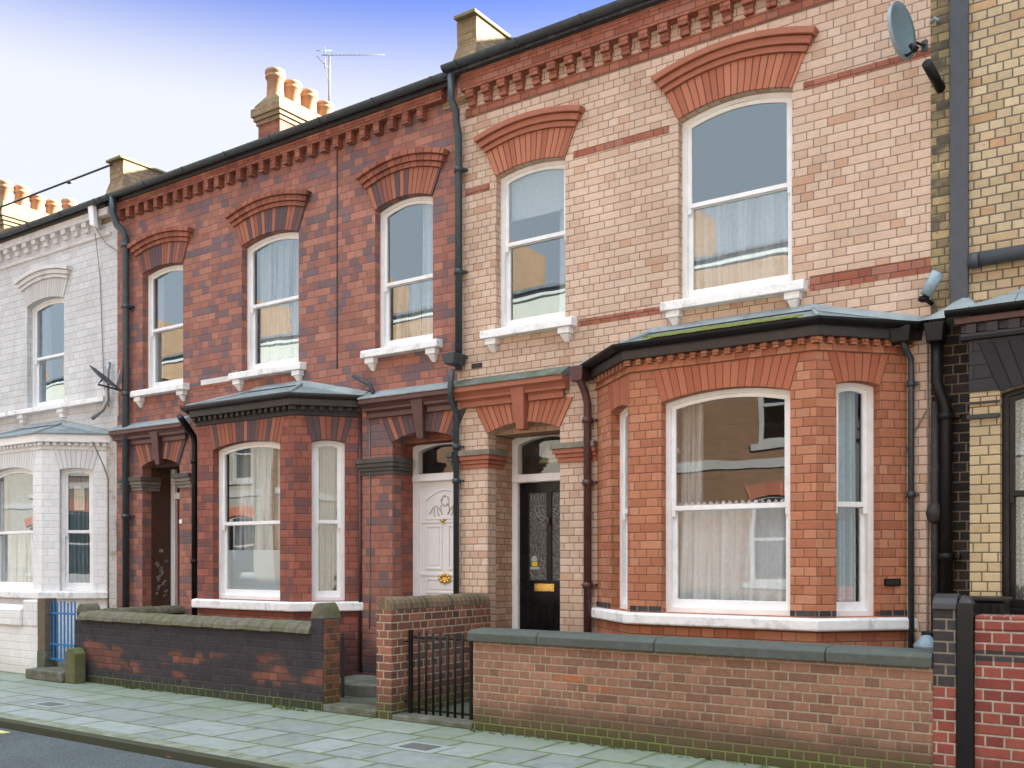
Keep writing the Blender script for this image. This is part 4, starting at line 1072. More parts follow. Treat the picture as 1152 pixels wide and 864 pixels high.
chimney(h2, cx2, 3.0, 5.0, .78, az(313, 104, 3.0), ((3.25, 1.12), (3.66, 1.0), (4.08, .98), (4.5, .85)), r=.165, ph=.50)

# ================================================================ HOUSE 1: white painted brick
h1 = tag(empty('terraced_house', ((XA+XB)/2, 0, 0)), 'white painted brick terraced house with a white bay window under a blue grey roof', 'house')
w1 = op_px(MAIN, 30.5, 72, 345, 336, 459, 455, .075)
w1b = (w1[0]-2.6, w1[1]-2.6, *w1[2:])
C1 = (ax(47, -.66), -.66); D1 = (ax(119), 0)
bay1 = Bay((C1[0]-2.55, 0), (C1[0]-1.95, -.66), C1, D1)
shell(h1, XA, XB, [loop(*w1), loop(*w1b), bayhole(bay1)], [M['grey_white']])
for w in (w1, w1b):
    window(h1, MAIN, w, M['white_paint'], zm=rail(MAIN, 44, 404.5))
    window_arch(h1, MAIN, w, M['vous_greywhite'], M['white_trim'])
cornice(h1, XA, XB-.10, 7.31, 3, M['white_trim'], tiers=2, dent=.16, pitch=.30, w=.13)
MB().prism(MAIN, XA, XB-.15, [(.02, 6.79), (-.03, 6.79), (-.04, 6.81), (-.03, 6.83), (.02, 6.83)]).build('string_course', M['white_trim'], h1)
gutter(h1, XA, XB-.06, 7.30)
sb = MB().prism(MAIN, XA, ax(124), [(-.13, w1[2]-.10), (-.13, w1[2]-.02), (.12, w1[2]+.005), (.12, w1[2]-.10)])
for xx in (28, 73, -20):
    u = ax(xx); sb.fbox(MAIN, u-.09, u+.09, w1[2]-.17, w1[2]-.1005, -.10, .02); sb.fbox(MAIN, u-.055, u+.055, w1[2]-.25, w1[2]-.1705, -.07, .02)
sb.build('sill_band', M['sill_paint'], h1, .008)
u0, z1 = bay1.FR.hit(67, 528); u1, z2 = bay1.FR.hit(104.8, 529)
r1 = (u0, u1, 1.13, (z1+z2)/2, .03)
uf, zf = bay1.FF.hit(37, 530)
f1 = (uf-1.40, uf, 1.13, zf, .09)
l1 = (bay1.FL.L-u1, bay1.FL.L-u0, 1.13, r1[3], .03)
b1 = [l1, f1, r1]
bay_window(h1, bay1, b1, M['white_brick'], M['vous_white'], M['white_paint'], M['lead_roof'], (bay1.P[1][0]+.4, -15.5), M['white_brick'], zs=(3.40, 3.62), sill=(1.0, 1.13), gut=False, zt=3.90)
zr1 = rail(bay1.FR, 72, 598.5)
for F, op in zip((bay1.FL, bay1.FF, bay1.FR), b1): window(h1, F, op, M['white_paint'], M['glass_bay'], zm=zr1)
gs = MB().fbox(MAIN, D1[0]+.05, XB-.0, 0, 3.62, -.012, .02).fbox(MAIN, D1[0]+.35, XB, 3.9, 4.35, -.006, .02); gs.build('brick_pier', M['grungy'], h1)
cb = MB()
xx = ax(113, -.01); cb.tube([(ax(107, -.1), -.1, az(107, 262, -.1)), (xx, -.02, 6.2), (ax(117, -.02), -.02, 4.4), (ax(118, -.1), -.03, 4.05)], .007, 6)
cb.tube([(ax(107, -.1), -.1, az(107, 255, -.1)), (ax(120, -.04), -.03, az(120, 275, -.04)), (ax(131, -.05), -.03, az(131, 282, -.05))], .006, 6)
xx = ax(119, -.03); cb.tube([(ax(107.5, -.35), -.40, az(107, 497, -.35)), (xx, -.06, 3.1), (xx+.05, -.02, 2.9), (xx+.05, -.02, .6)], .011, 6)
cb.build('cable', M['grey_cable'], h1)
# grey plastic curve of pipe turning out at the eaves of the bay roof
p = at(137, 455, -.1)
downpipe(h1, [(XB-.13, -.06, 4.75), (XB-.13, -.09, 4.60), (XB-.13, -.09, 4.15), (XB-.20, -.12, 4.0), (XB-.40, -.18, 3.87)], .035, M['metal'], ())
p = at(105, 240, -.16)
ins = MB().hexa([(p[0]-.03, -.21, p[1]-.2), (p[0]+.10, -.21, p[1]-.24), (p[0]+.10, -.13, p[1]-.24), (p[0]-.03, -.13, p[1]-.2),
                 (p[0]-.09, -.21, p[1]+.12), (p[0]+.05, -.21, p[1]+.12), (p[0]+.05, -.13, p[1]+.12), (p[0]-.09, -.13, p[1]+.12)])
tag(ins.build('junction_box', M['sill_paint'], None, .015), 'small white cable box fixed under the gutter of the white house', 'cable box')
cx1 = -20.2
chimney(h1, cx1, 1.25, 3.3, .70, az(40, 246, 2.2), ((1.5, 1.1), (1.86, 1.12), (2.2, .92), (2.54, .90), (2.92, 1.2)), mlow='chimney', r=.145, ph=.46)

# ================================================================ HOUSE 4: yellow brick on the right
XE = 4.6
h4 = tag(empty('terraced_house', ((XD+XE)/2, 0, 0)), 'yellow stock brick terraced house with dark grey painted lintel at the right', 'house')
Y4 = -.36
F4 = Fr((ax(1091, Y4), Y4), (ax(1091, Y4)+1, Y4))
u0, zs4 = F4.hit(1125, 441); _, zb4 = F4.hit(1130, 692)
o4 = (u0, u0+1.45, zb4, zs4, .10)
w4 = (.6, 1.8, 4.15, 5.85, .09)
shell(h4, XD, XE, [loop(*w4), [(F4.p.x+.2, .24), (F4.p.x+u0*2+1.3, .24), (F4.p.x+u0*2+1.3, 3.3), (F4.p.x+.2, 3.3)]], [M['yellow']])
window(h4, MAIN, w4, M['black_gloss'], sill=M['lintel_dark']); window_arch(h4, MAIN, w4, M['vous_orange'], M['lintel_dark'])
q0, q1 = XD+.002, ax(1068)
MB().fbox(MAIN, q0, q1, 3.7, 7.3, -.006, .02).build('quoin', M['yellow_soot'], h4)
MB().fbox(MAIN, q0, ax(1093), 0, 3.7, -.006, .02).build('quoin', M['black_brick'], h4)
pk = MB().fbox(MAIN, ax(1068.5, -.05), ax(1089, -.05), az(1078, 345, -.05), 7.6, -.055, 0.0)
pk.build('cover_board', M['plank'], h4, .006)
W4 = u0*2+1.45
fw_ = MB().fpoly(F4, [(0, 0), (W4, 0), (W4, 3.0), (W4, 3.42), (0, 3.42)], 0, .15, [loop(*o4)])
fw_.fbox(F4, 0, .1, 0, 3.42, .151, .36); fw_.fbox(F4, W4-.1, W4, 0, 3.42, .151, .36)
fw_.build('bay_wall', M['yellow_clean'], h4)
_, zl = F4.hit(1100, 441)
lt = MB().fpoly(F4, [(-.004, zl-.0), (u0, zl-.0)]+[(u, z) for u, z in curve(u0, u0+1.45, zs4+.002, .10)][1:-1]+[(u0+1.45, zl), (W4+.004, zl), (W4+.004, 3.43), (-.004, 3.43)], -.012, .1)
lt.build('lintel', M['lintel_brick'], h4)
A = curve(u0, u0+1.45, zs4+.004, .10); B = [(u0-.16+(1.45+.32)*i/16, 3.40) for i in range(17)]
MB().ring(F4, A, B, -.020, .05, W=1.6, h=.3).build('window_arch', M['vous_dark'], h4, .003)
for ya, yb in ((451.5, 454), (466, 471)):
    MB().fbox(F4, -.02, u0-.001, F4.hit(1105, yb)[1], F4.hit(1105, ya)[1], -.02 if yb < 460 else -.03, .02).build('string_course', M['lintel_dark'], h4, .003)
cn = MB().prism(F4, -.06, W4+.06, [(.05, 3.435), (-.05, 3.435), (-.065, 3.46), (-.065, 3.48), (-.03, 3.50), (-.03, 3.56), (.05, 3.56)])
for i in range(int(W4/.16)): cn.fbox(F4, -.02+i*.16, .06+i*.16, 3.482, 3.555, -.075, 0)
cn.build('cornice', M['lintel_dark'], h4)
MB().fbox(F4, -.10, W4+.10, 3.562, 3.61, -.10, .1).build('fascia', M['maroon'], h4)
g = MB(); pr = [(-.15+.05*math.cos(math.pi+math.pi*k/8), 3.665+.05*math.sin(math.pi+math.pi*k/8)) for k in range(9)]
g.prism(F4, -.16, W4+.16, pr+[(-.104, 3.665), (-.15, 3.63), (-.196, 3.665)]); g.build('bay_gutter', M['plastic_black'], h4)
r = MB(); e0 = F4.pt(-.14, 3.66, -.12); e1 = F4.pt(W4+.14, 3.66, -.12); t0 = Vector((F4.p.x+.5, -.002, 3.93)); t1 = Vector((F4.p.x+W4-.3, -.002, 3.93))
a0 = Vector((e0.x-.12, -.002, 3.66)); a1 = Vector((e1.x+.1, -.002, 3.66))
k = r.add([a0, e0, e1, a1, t0, t1]); r.face((k, k+1, k+4)); r.face((k+1, k+2, k+5, k+4)); r.face((k+2, k+3, k+5)); r.face((k+3, k+2, k+1, k)); r.face((k, k+4, k+5, k+3))
ro = r.build('bay_roof', M['lead_roof'], h4)
fl = MB().hexa([t0+Vector((-.02, -.03, -.02)), t1+Vector((0, -.03, -.02)), t1+Vector((0, 0, 0)), t0, t0+Vector((0, -.02, .15)), t1+Vector((0, -.02, .15)), t1+Vector((0, 0, .15)), t0+Vector((0, 0, .15))])
p = at(1045, 356, -.12); q = at(1083, 330, -.02)
fl.hexa([(p[0]-.06, -.2, 3.69), (q[0]+.2, -.22, 3.68), (q[0]+.22, -.01, 3.72), (p[0]-.10, -.01, 3.74), (p[0]+.10, -.10, 3.78), (q[0]+.0, -.08, 3.85), (q[0]+.02, -.01, 3.92), (p[0]+.14, -.01, 3.82)])
fl.build('flashing', M['lead'], ro, .02)
pa = at(1090, 294.5, -.07); pb_ = at(1152, 283, -.07)
sl = (pb_[1]-pa[1])/(pb_[0]-pa[0])
bp = MB().tube([(pa[0], -.07, pa[1]), (pa[0]+5.2, -.07, pa[1]+.02)], .055, 12)
bp.fbox(MAIN, pa[0], pa[0]+5.2, pa[1]+.055, pa[1]+.085, -.03, 0)
for i in range(4): bp.tube([(pa[0]+.02+i*1.4, -.07, pa[1]), (pa[0]+.08+i*1.4, -.07, pa[1])], .065, 12)
bp.build('waste_pipe', M['plank'], h4)
window(h4, F4, o4, M['black_gloss'], M['glass_bay'], zm=rail(F4, 1140, 556))
# cluster of pipes on the joint between the cream and the yellow house
xh = ax(1054, -.12)
hp = MB().hexa([(xh-.07, -.21, 3.50), (xh+.06, -.21, 3.50), (xh+.06, -.05, 3.50), (xh-.07, -.05, 3.50), (xh-.09, -.23, 3.66), (xh+.08, -.23, 3.66), (xh+.08, -.03, 3.66), (xh-.09, -.03, 3.66)])
hp.build('hopper', M['plastic_black'], h4, .01)
xd_ = ax(1064.5, -.09)
downpipe(h4, [(xh, -.12, 3.52), (xh, -.12, 3.16), (xh+.02, -.12, 3.08), (xd_-.02, -.10, 3.0), (xd_, -.09, 2.92), (xd_, -.09, .5)], .052, M['plastic_black'], (2.86, 1.65))
xo = ax(1052, -.05)
ol = MB().tube([(xo, -.05, 3.0), (xo, -.05, 2.1), (xo, -.05, 1.95), (xo, -.05, .4)], [.035, .04, .035, .035], 10)
zz = az(1052, 577, -.05); ol.lathe((xo, -.07, zz), [(.02, -.10), (.06, -.06), (.075, 0), (.06, .05), (.03, .09)], 12)
ol.build('soil_pipe', M['sooty'], h4)
op_ = MB(); p = at(1058, 99, -.02); q = at(1042.5, 71, -.30)
op_.tube([(p[0], .01, p[1]), (q[0], -.30, q[1])], .042, 12); op_.build('overflow_pipe', M['plastic_black'], h4)
# security lamp, dish
p = at(1049, 322, -.12)
sl_ = tag(empty('security_light', (p[0], 0, p[1]-.1)), 'small pale blue grey lamp housing tilted on the wall above the bay gutter', 'light')
a = MB().tube([(p[0]-.05, -.16, p[1]-.08), (p[0]+.05, -.15, p[1]+.10)], [.05, .055], 10); a.build('housing', M['bluegrey'], sl_)
a = MB().tube([(p[0]-.06, -.10, p[1]-.10), (p[0]-.03, 0.0, p[1]-.12)], .02, 8); a.lathe((p[0]-.07, -.13, p[1]-.11), [(.02, -.02), (.05, 0), (.04, .03)], 10); a.build('bracket', M['plastic_black'], sl_)
ds = at(1016.5, 33, -.34)
dish = tag(empty('satellite_dish', (ds[0]+.2, 0, ds[1])), 'grey satellite dish fixed high on the cream wall beside the yellow house', 'satellite dish')
c = Vector((ds[0], -.34, ds[1])); nrm = Vector((.954, -.30, .1)).normalized()
zx = Vector((0, 0, 1)); rx = nrm.cross(zx).normalized(); ry = rx.cross(nrm).normalized()
b = MB(); rings = []
for j in range(7):
    rr = j/6; rings.append(b.add([c+(rx*math.cos(k*math.pi/18)*.195+ry*math.sin(k*math.pi/18)*.25)*rr+nrm*(.045*rr*rr-.045) for k in range(36)]))
for a_, c_ in zip(rings, rings[1:]):
    for k in range(36): j = (k+1) % 36; b.face((a_+k, a_+j, c_+j, c_+k), 0, None, True)
lastf = rings[-1]
bk = b.add([c+(rx*math.cos(k*math.pi/18)*.195+ry*math.sin(k*math.pi/18)*.25)-nrm*.035 for k in range(36)])
for k in range(36): j = (k+1) % 36; b.face((lastf+k, lastf+j, bk+j, bk+k), 1)
cc = b.add([c-nrm*.07])
for k in range(36): j = (k+1) % 36; b.face((bk+k, bk+j, cc), 1)
b.build('reflector', [M['dish'], M['dish_edge']], dish, recalc=True)
lo = c-ry*.22
a = MB().tube([lo-nrm*.05, lo+nrm*.02-ry*.02, lo+nrm*.10+ry*.0], .013, 8); a.build('arm', M['plastic_black'], dish)
a = MB().tube([lo+nrm*.09-ry*.01, lo+nrm*.05+ry*.05], [.03, .022], 10); a.build('receiver', M['plastic_black'], dish)
a = MB().tube([c-nrm*.06, c-nrm*.10, Vector((c.x+.10, -.02, c.z-.03))], .013, 8); a.fbox(MAIN, c.x+.075, c.x+.125, c.z-.08, c.z+.02, -.012, 0); a.build('bracket', M['pipe_blue'], dish)
p = at(1047, 25, -.02); 
a = MB().tube([(p[0], -.01, p[1]), (p[0]+.04, -.05, p[1]+.01), (p[0]+.07, -.02, p[1]-.01)], .014, 8); a.build('cable_clip', M['bluegrey'], dish)
# edge-on dish on the white house
p = at(115, 427, -.35)
d_ = tag(empty('satellite_dish', (p[0]+.15, 0, p[1]-.1)), 'dark satellite dish seen edge on beside the downpipe of the white house', 'satellite dish')
c = Vector((p[0], -.35, p[1])); los = (c-Vector((0, -CD, CH))).normalized(); e_ = Vector((math.cos(TH), math.sin(TH), 0))*.78-Vector((0, 0, .62)); nrm = los.cross(e_).normalized()
nrm = -nrm if nrm.z < 0 else nrm
nrm = (nrm-los*.10).normalized(); rx = nrm.cross(los).normalized(); ry = rx.cross(nrm)
b = MB(); rings = []
for j in range(5):
    rr = j/4; rings.append(b.add([c+(rx*math.cos(k*math.pi/12)+ry*math.sin(k*math.pi/12))*.27*rr+nrm*(.05*rr*rr) for k in range(24)]))
for a_, c_ in zip(rings, rings[1:]):
    for k in range(24): j = (k+1) % 24; b.face((a_+k, a_+j, c_+j, c_+k), 0, None, True)
b.build('reflector', M['pipe_blue'], d_)
a = MB().tube([c, c-nrm*.1, (c.x+.3, -.02, c.z-.2)], .016, 8); a.build('bracket', M['pipe_blue'], d_)
a = MB().tube([c-rx*.25, c-rx*.1+nrm*.28], .01, 6); a.build('arm', M['metal'], d_)
# aerial on the middle chimney
mx, mz = at(370.6, 62, 5.0)
an = tag(empty('tv_aerial', (mx, 5.0, mz-1.0)), 'thin television aerial on a mast behind the four chimney pots', 'aerial')
MB().tube([(mx, 5.0, mz-1.35), (mx, 5.0, mz)], .022, 8).build('mast', M['grey_cable'], an)
bxd = Vector((.83, .56, 0)); bo = Vector((mx, 5.0, mz)); bq = Vector((-.56, .83, 0))
bx = MB().tube([bo-bxd*.16, bo+bxd*1.12], .009, 6)
for i in range(14): c_ = bo+bxd*(.1+i*.075); bx.tube([c_-bq*.1-Vector((0, 0, .035)), c_+bq*.1+Vector((0, 0, .035))], .004, 5)
bx.build('boom', M['grey_cable'], an)
rf = MB()
for s in (-1, 1): rf.tube([(mx-.16, 4.8, mz+s*.05), (mx-.04-.10*abs(s), 5.2, mz+s*.22)], .008, 5); rf.tube([(mx-.12, 5.0, mz+s*.02), (mx-.14, 5.0, mz+s*.22)], .008, 5)
rf.tube([(mx-.15, 5, mz-.1), (mx-.01, 5, mz-.62)], .006, 5)
rf.build('reflector', M['grey_cable'], an)
# telephone wire
p = at(126, 185, .0); q = at(-700, 478, -2.0)
cw = MB(); A_ = Vector((p[0], .0, p[1])); B_ = Vector((q[0], -2.0, q[1]))
cw.tube([A_.lerp(B_, i/16)+Vector((0, 0, -.5*4*(i/16)*(1-i/16)*.5)) for i in range(17)], .016, 6)
for i in (.02, .06): cw.tube([A_.lerp(B_, i)+Vector((0, 0, -.5*4*i*(1-i)*.5-.02)), A_.lerp(B_, i+.002)+Vector((0, 0, -.5*4*i*(1-i)*.5-.02))], .03, 6)
tag(cw.build('telephone_wire', M['cable']), 'dark telephone wire sloping down from the parapet over the white house', 'wire')
EXPO, SKYM, HZ0, HZ1, HAZE, TOP_FILL = 2.85, (.165, .20, .385), 23.5, 31, (.93, .955, 1.0), (3.35, 3.9, 4.05)
# ================================================================ front boundary walls and gates (front face at YF)
YF = -1.7
FW = Fr((0, YF), (1, YF))
def half_round(F, u0, u1, z, d0, d1, h, n=8):
    c, r = (d0+d1)/2, (d1-d0)/2
    return [(c-r*math.cos(math.pi*k/n), z+h*math.sin(math.pi*k/n)) for k in range(n+1)][::-1] if False else [(c-r*math.cos(math.pi*k/n), z+h*math.sin(math.pi*k/n)) for k in range(n+1)]
# brown-pink wall with a grey stone coping (house 3)
x0, x1 = ax(532, YF), ax(1050, YF)
zc = az(800, 735, YF)
g = tag(empty('garden_wall', ((x0+x1)/2, YF, 0)), 'long brown pink brick garden wall with a flat grey green stone coping', 'wall')
MB().fbox(FW, x0, x1-.001, 0, .845, 0, .215).build('brickwork', M['wall_brown'], g, .003)
cp = MB(); us = [x0-.04, ax(606, YF), ax(738, YF), ax(930, YF), x1-.002]
for a, b in zip(us, us[1:]): cp.prism(FW, a+.003, b-.003, [(-.045, .848), (-.045, .925), (.0, .955), (.215, .965), (.26, .93), (.26, .848)])
cp.build('coping', M['stone_green'], g, .008)
# pier and black post at the boundary with house 4
x2 = ax(1076, YF)
p = tag(empty('gate_pier', ((x1+x2)/2, YF, 0)), 'narrow dark brick pier with a rounded blue grey top beside the black post', 'gate pier')
zt = az(1062, 676, YF)
MB().fbox(FW, x1+.001, x2-.001, .72, zt-.06, -.012, .24).build('upper_brickwork', M['wall_blue'], p, .004)
MB().fbox(FW, x1+.001, x2-.001, 0, .7195, -.010, .24).build('brickwork', M['wall_machine'], p, .004)
MB().prism(FW, x1-.004, x2+.004, half_round(FW, 0, 0, zt-.06, -.03, .25, .11)).build('cap', M['lintel_dark'], p, .006)
x3 = ax(1096, YF-.02)
p = tag(empty('gate_post', ((x2+x3)/2, YF, 0)), 'tall square black painted gate post beside the red wall at the right', 'gate post')
MB().fbox(FW, x2+.004, x3-.004, 0, az(1085, 679, YF-.03), -.03, .11).build('post', M['black_gloss'], p, .006)
zz = az(1085, 679, YF-.03)
MB().hexa([FW.pt(x2+.012, zz, -.02), FW.pt(x3-.012, zz, -.02), FW.pt(x3-.012, zz, .10), FW.pt(x2+.012, zz, .10),
           FW.pt(x2+.03, zz+.05, .01), FW.pt(x3-.03, zz+.035, .01), FW.pt(x3-.03, zz+.04, .08), FW.pt(x2+.03, zz+.06, .08)]).build('cap', M['sooty'], p, .006)
# machine red wall of house 4
x4 = 4.6
g = tag(empty('garden_wall', ((x3+x4)/2, YF, 0)), 'bright red machine made brick wall with a dark blue brick band at the right edge', 'wall')
zt = az(1124, 693, YF)
zb_ = az(1124, 738, YF)
wl = MB(); 
for a, b, m_ in ((0, .16, 1), (.16, zb_-.04, 0), (zb_-.04, zb_+.035, 1), (zb_+.035, zt-.1, 0)): wl.fbox(FW, x3, x4, a+.0004, b, 0, .215, m_)
wl.build('brickwork', [M['wall_machine'], M['wall_blue']], g)
MB().fbox(FW, x3, x4, zt-.0995, zt, -.006, .22).build('coping', M['wall_machine'], g, .01)
# bin behind it
bx, bz = at(1101, 677, -1.2)
bn = tag(empty('dustbin', (bx, -1.1, 0)), 'black ribbed plastic bin standing behind the red wall', 'bin')
b = MB().box(bx-.17, bx+.17, -1.25, -.93, .02, bz-.0)
for i in range(7): b.box(bx-.165+i*.052, bx-.165+i*.052+.024, -1.262, -1.2502, .05, bz-.02)
b.build('body', M['plastic_black'], bn, .01)
MB().box(bx-.19, bx+.19, -1.28, -.91, bz+.001, bz+.035).build('lid', M['plastic_black'], bn, .012)
# gas regulator box behind the stone coping
gx = ax(1040, -.12)
gb = tag(empty('gas_pipe', (gx, -.1, .6)), 'small dark metal pipe bend low on the cream wall behind the coping', 'pipe')
MB().tube([(gx+.10, -.05, 1.25), (gx+.10, -.07, 1.03), (gx+.05, -.12, .98), (gx-.02, -.14, .98)], .022, 8).build('pipe', M['plastic_black'], gb)
MB().lathe((gx+.02, -.14, .84), [(.10, 0), (.11, .04), (.06, .10), (.03, .13)], 12).build('regulator', M['bluegrey'], gb)

# the mid wall running back to the houses (house 2 / 3)
xm0, xm1 = ax(423.5, YF-.02), ax(440.5, YF-.02)
FM = Fr((xm1, YF-.02), (xm1, 0))
zm = az(432, 686, YF)
g = tag(empty('garden_wall', ((xm0+xm1)/2, YF, 0)), 'red brick dividing wall with a rounded brick on edge top behind the black gate', 'wall')
MB().box(xm0, xm1, YF-.02, -.02, 0, zm).build('brickwork', M['wall_red'], g, .004)
w = xm1-xm0; n = 8
rb = MB()
A = [(xm0+w/2-w/2*math.cos(math.pi*k/n), zm+.0005+.125*math.sin(math.pi*k/n)**.8) for k in range(n+1)]
Lm = YF-.02; nb = 19
ks = [rb.add([(x, Lm+(-.02-Lm)*j/nb, z+.004*((j*7) % 3)) for x, z in A]) for j in range(nb+1)]
for j, (a, c) in enumerate(zip(ks, ks[1:])):
    for k in range(n):
        y0, y1 = Lm+(-.02-Lm)*j/nb, Lm+(-.02-Lm)*(j+1)/nb
        rb.face((a+k, c+k, c+k+1, a+k+1), 0, [(y0, k*.03), (y1, k*.03), (y1, k*.03+.03), (y0, k*.03+.03)])
rb.face(reversed(range(ks[0], ks[0]+n+1)), 0, [(Lm+.005+.17*k/n, .1*math.sin(math.pi*k/n)) for k in range(n+1)][::-1])
rb.build('coping', M['ridge_brick'], g, recalc=True)
# black gate
YG = -1.52
gx0, gx1 = ax(460.5, YG), ax(531.5, YG)
gt = tag(empty('garden_gate', (gx0, YG, 0)), 'black iron garden gate of plain vertical bars between the brick walls', 'gate')
zt0, zt1 = az(466, 712, YG), az(528, 716, YG); zb0 = .06
FG = Fr((0, YG), (1, YG))
MB().fbox(FG, gx0, gx0+.038, zb0-.04, zt0+.03, -.019, .019).build('stile', M['iron'], gt, .003)
MB().fbox(FG, gx1-.03, gx1, zb0-.05, zt1, -.015, .015).build('stile', M['iron'], gt, .003)
for i in range(7):
    u = gx0+.038+(gx1-.03-gx0-.038)*(i+1)/8
    MB().tube([FG.pt(u, zb0-.02+(.02 if i % 3 == 0 else 0), 0), FG.pt(u, zt0+(zt1-zt0)*i/7+(.03 if i == 1 else .012), 0)], .0135, 8).build('bar', M['iron'], gt)
for za in (zt0-.055, zb0+.03): MB().fbox(FG, gx0+.038, gx1-.03, za, za+.022, -.006, .006).build('rail', M['iron'], gt)
MB().fbox(FG, gx0-.09, gx0, zt0-.10, zt0-.085, -.008, .008).fbox(FG, gx0-.09, gx0, zb0+.1, zb0+.115, -.008, .008).build('hinge', M['iron'], gt)

# sooty black wall of house 2 with a mossy ridge coping
xb0, xb1 = ax(84, YF), ax(365, YF)
g = tag(empty('garden_wall', ((xb0+xb1)/2, YF, 0)), 'sooty black garden wall with patches of red brick and a mossy rounded coping', 'wall')
zt = az(240, 705, YF); zt = (az(130, 699, YF)+az(330, 708, YF))/2
xe = ax(351, YF)
MB().fbox(FW, xb0, xe, 0, zt-.02, 0, .215).build('brickwork', M['wall_black'], g, .004)
cp = MB(); n = 22; cu0, cu1 = ax(90, YF), xe-.01
for i in range(n):
    a, b = cu0+(cu1-cu0)*i/n, cu0+(cu1-cu0)*(i+1)/n
    j = .003*((i*5) % 3-1)
    cp.prism(FW, a+.002, b-.002, half_round(FW, 0, 0, zt-.019+j, -.05+j, .265, .125))
cp.build('coping', M['ridge_stone'], g, .006)
# end pier (right) with a rounded top
zp = az(358, 690, YF)
pp = tag(empty('gate_pier', ((xe+xb1)/2, YF, 0)), 'brick pier with a rounded mossy top at the right end of the black wall', 'gate pier')
MB().fbox(FW, xe+.001, xb1, 0, zp-.06, 0.0005, .235, 0).fbox(FW, xe+.001, xb1-.012, 0, zp-.06, -.015, 0, 1).build('brickwork', [M['wall_pier'], M['wall_black']], pp, .003)
Fp = Fr((xb1+.004, YF-.02), (xb1+.004, 0)); 
pr = [(xe-.004-0+0, 0)]
cw_ = MB(); nn = 10
prof = [(xb1+.005-(xb1-xe+.01)*k/nn, zp-.058+.17*math.sin(math.pi*k/nn)**.7) for k in range(nn+1)]
F2 = Fr((0, 0), (1, 0))
a = cw_.add([(x, YF-.02, z) for x, z in prof]); c = cw_.add([(x, YF+.245, z) for x, z in prof])
cw_.face(range(a, a+nn+1)); cw_.face(reversed(range(c, c+nn+1)))
for k in range(nn+1): j = (k+1) % (nn+1); cw_.face((a+k, c+k, c+j, a+j))
cw_.build('cap', M['ridge_stone'], pp, .006, recalc=True)
# left end pier and the low side wall going back to the house
zl = az(92, 686, YF)
pp = tag(empty('gate_pier', (xb0-.1, YF, 0)), 'rounded sandstone topped pier at the left end of the black wall beside the blue gate', 'gate pier')
MB().fbox(FW, xb0+.002, xb0+.2, zt-.019, zl-.05, .03, .25).build('post', M['wall_black'], pp, .004)
cw_ = MB(); a0, a1 = xb0-.004, xb0+.215
prof = [(a1-(a1-a0)*k/nn, zl-.05+.13*math.sin(math.pi*k/nn)**.7) for k in range(nn+1)]
a = cw_.add([(x, YF+.02, z) for x, z in prof]); c = cw_.add([(x, YF+.26, z) for x, z in prof])
cw_.face(range(a, a+nn+1)); cw_.face(reversed(range(c, c+nn+1)))
for k in range(nn+1): j = (k+1) % (nn+1); cw_.face((a+k, c+k, c+j, a+j))
cw_.build('cap', M['ridge_stone'], pp, .006, recalc=True)
sw = tag(empty('garden_wall', (xb0+.1, -.8, 0)), 'low side wall with a mossy ridge coping running back from the blue gate to the house', 'wall')
MB().box(xb0+.02, xb0+.2, YF+.27, -.10, 0, zt-.0).build('brickwork', M['wall_black'], sw, .004)
FS = Fr((xb0+.2, YF+.27), (xb0+.2, -.10))
cp = MB()
for i in range(14):
    a, b = FS.L*i/14, FS.L*(i+1)/14
    cp.prism(FS, a+.002, b-.002, half_round(FS, 0, 0, zt+.001+.004*((i*7) % 3), -.03, .215, .11))
cp.build('coping', M['ridge_stone'], sw, .006)
# white wall of house 1
xw1 = ax(42.5, YF)
g = tag(empty('garden_wall', (-17, YF, 0)), 'white painted brick garden wall in front of the white house', 'wall')
ztw = az(20, 680, YF)
MB().fbox(FW, XA, xw1, 0, ztw-.08, 0, .22).build('brickwork', M['white_brick'], g, .006)
c = MB().prism(FW, XA, ax(26, YF), [(-.05, ztw-.30), (-.05, ztw-.08), (.0, ztw-.02), (.25, ztw-.02), (.25, ztw-.30)])
c.fbox(FW, ax(26, YF)+.002, xw1-.001, ztw-.30, ztw+.07, -.012, .25)
c.build('coping', M['white_brick'], g, .02)
# sandstone gate post, blue gate, mossy stub post
xs0, xs1 = xw1+.004, ax(51, YF)
pp = tag(empty('gate_post', ((xs0+xs1)/2, YF, 0)), 'weathered brown sandstone gate post between the white wall and the blue gate', 'gate post')
MB().fbox(FW, xs0, xs1, .36, az(46, 673, YF), -.01, .17).build('post', M['sandstone'], pp, .01)
MB().fbox(FW, xs0-.006, xs1+.004, 0, .3595, -.015, .18).build('base', M['step'], pp, .01)
YB = -1.62
FB = Fr((0, YB), (1, YB)); b0, b1_ = ax(52.5, YB), ax(85, YB)
gt = tag(empty('garden_gate', (b0, YB, 0)), 'bright blue painted metal garden gate with vertical bars', 'gate')
ztb = az(68, 676, YB); zbb = az(68, 744, YB)
for i in range(9):
    u = b0+.012+(b1_-b0-.024)*i/8
    MB().fbox(FB, u-.014, u+.014, zbb, ztb-(.02 if i in (3, 6) else 0), -.006, .006).build('bar', M['gate_blue'], gt, .002)
for za in (az(68, 690, YB), az(68, 725, YB), az(68, 742, YB)): MB().fbox(FB, b0, b1_, za-.014, za+.014, -.017, -.0065).build('rail', M['gate_blue'], gt, .002)
pa_, pb2 = at(73, 765, -1.88), at(84, 765, -1.88)
Fst = Fr((0, -1.92), (1, -1.92))
st = MB(); uu0, uu1 = ax(72.5, -1.92), ax(83.8, -1.92); zts = az(78, 735, -1.92)
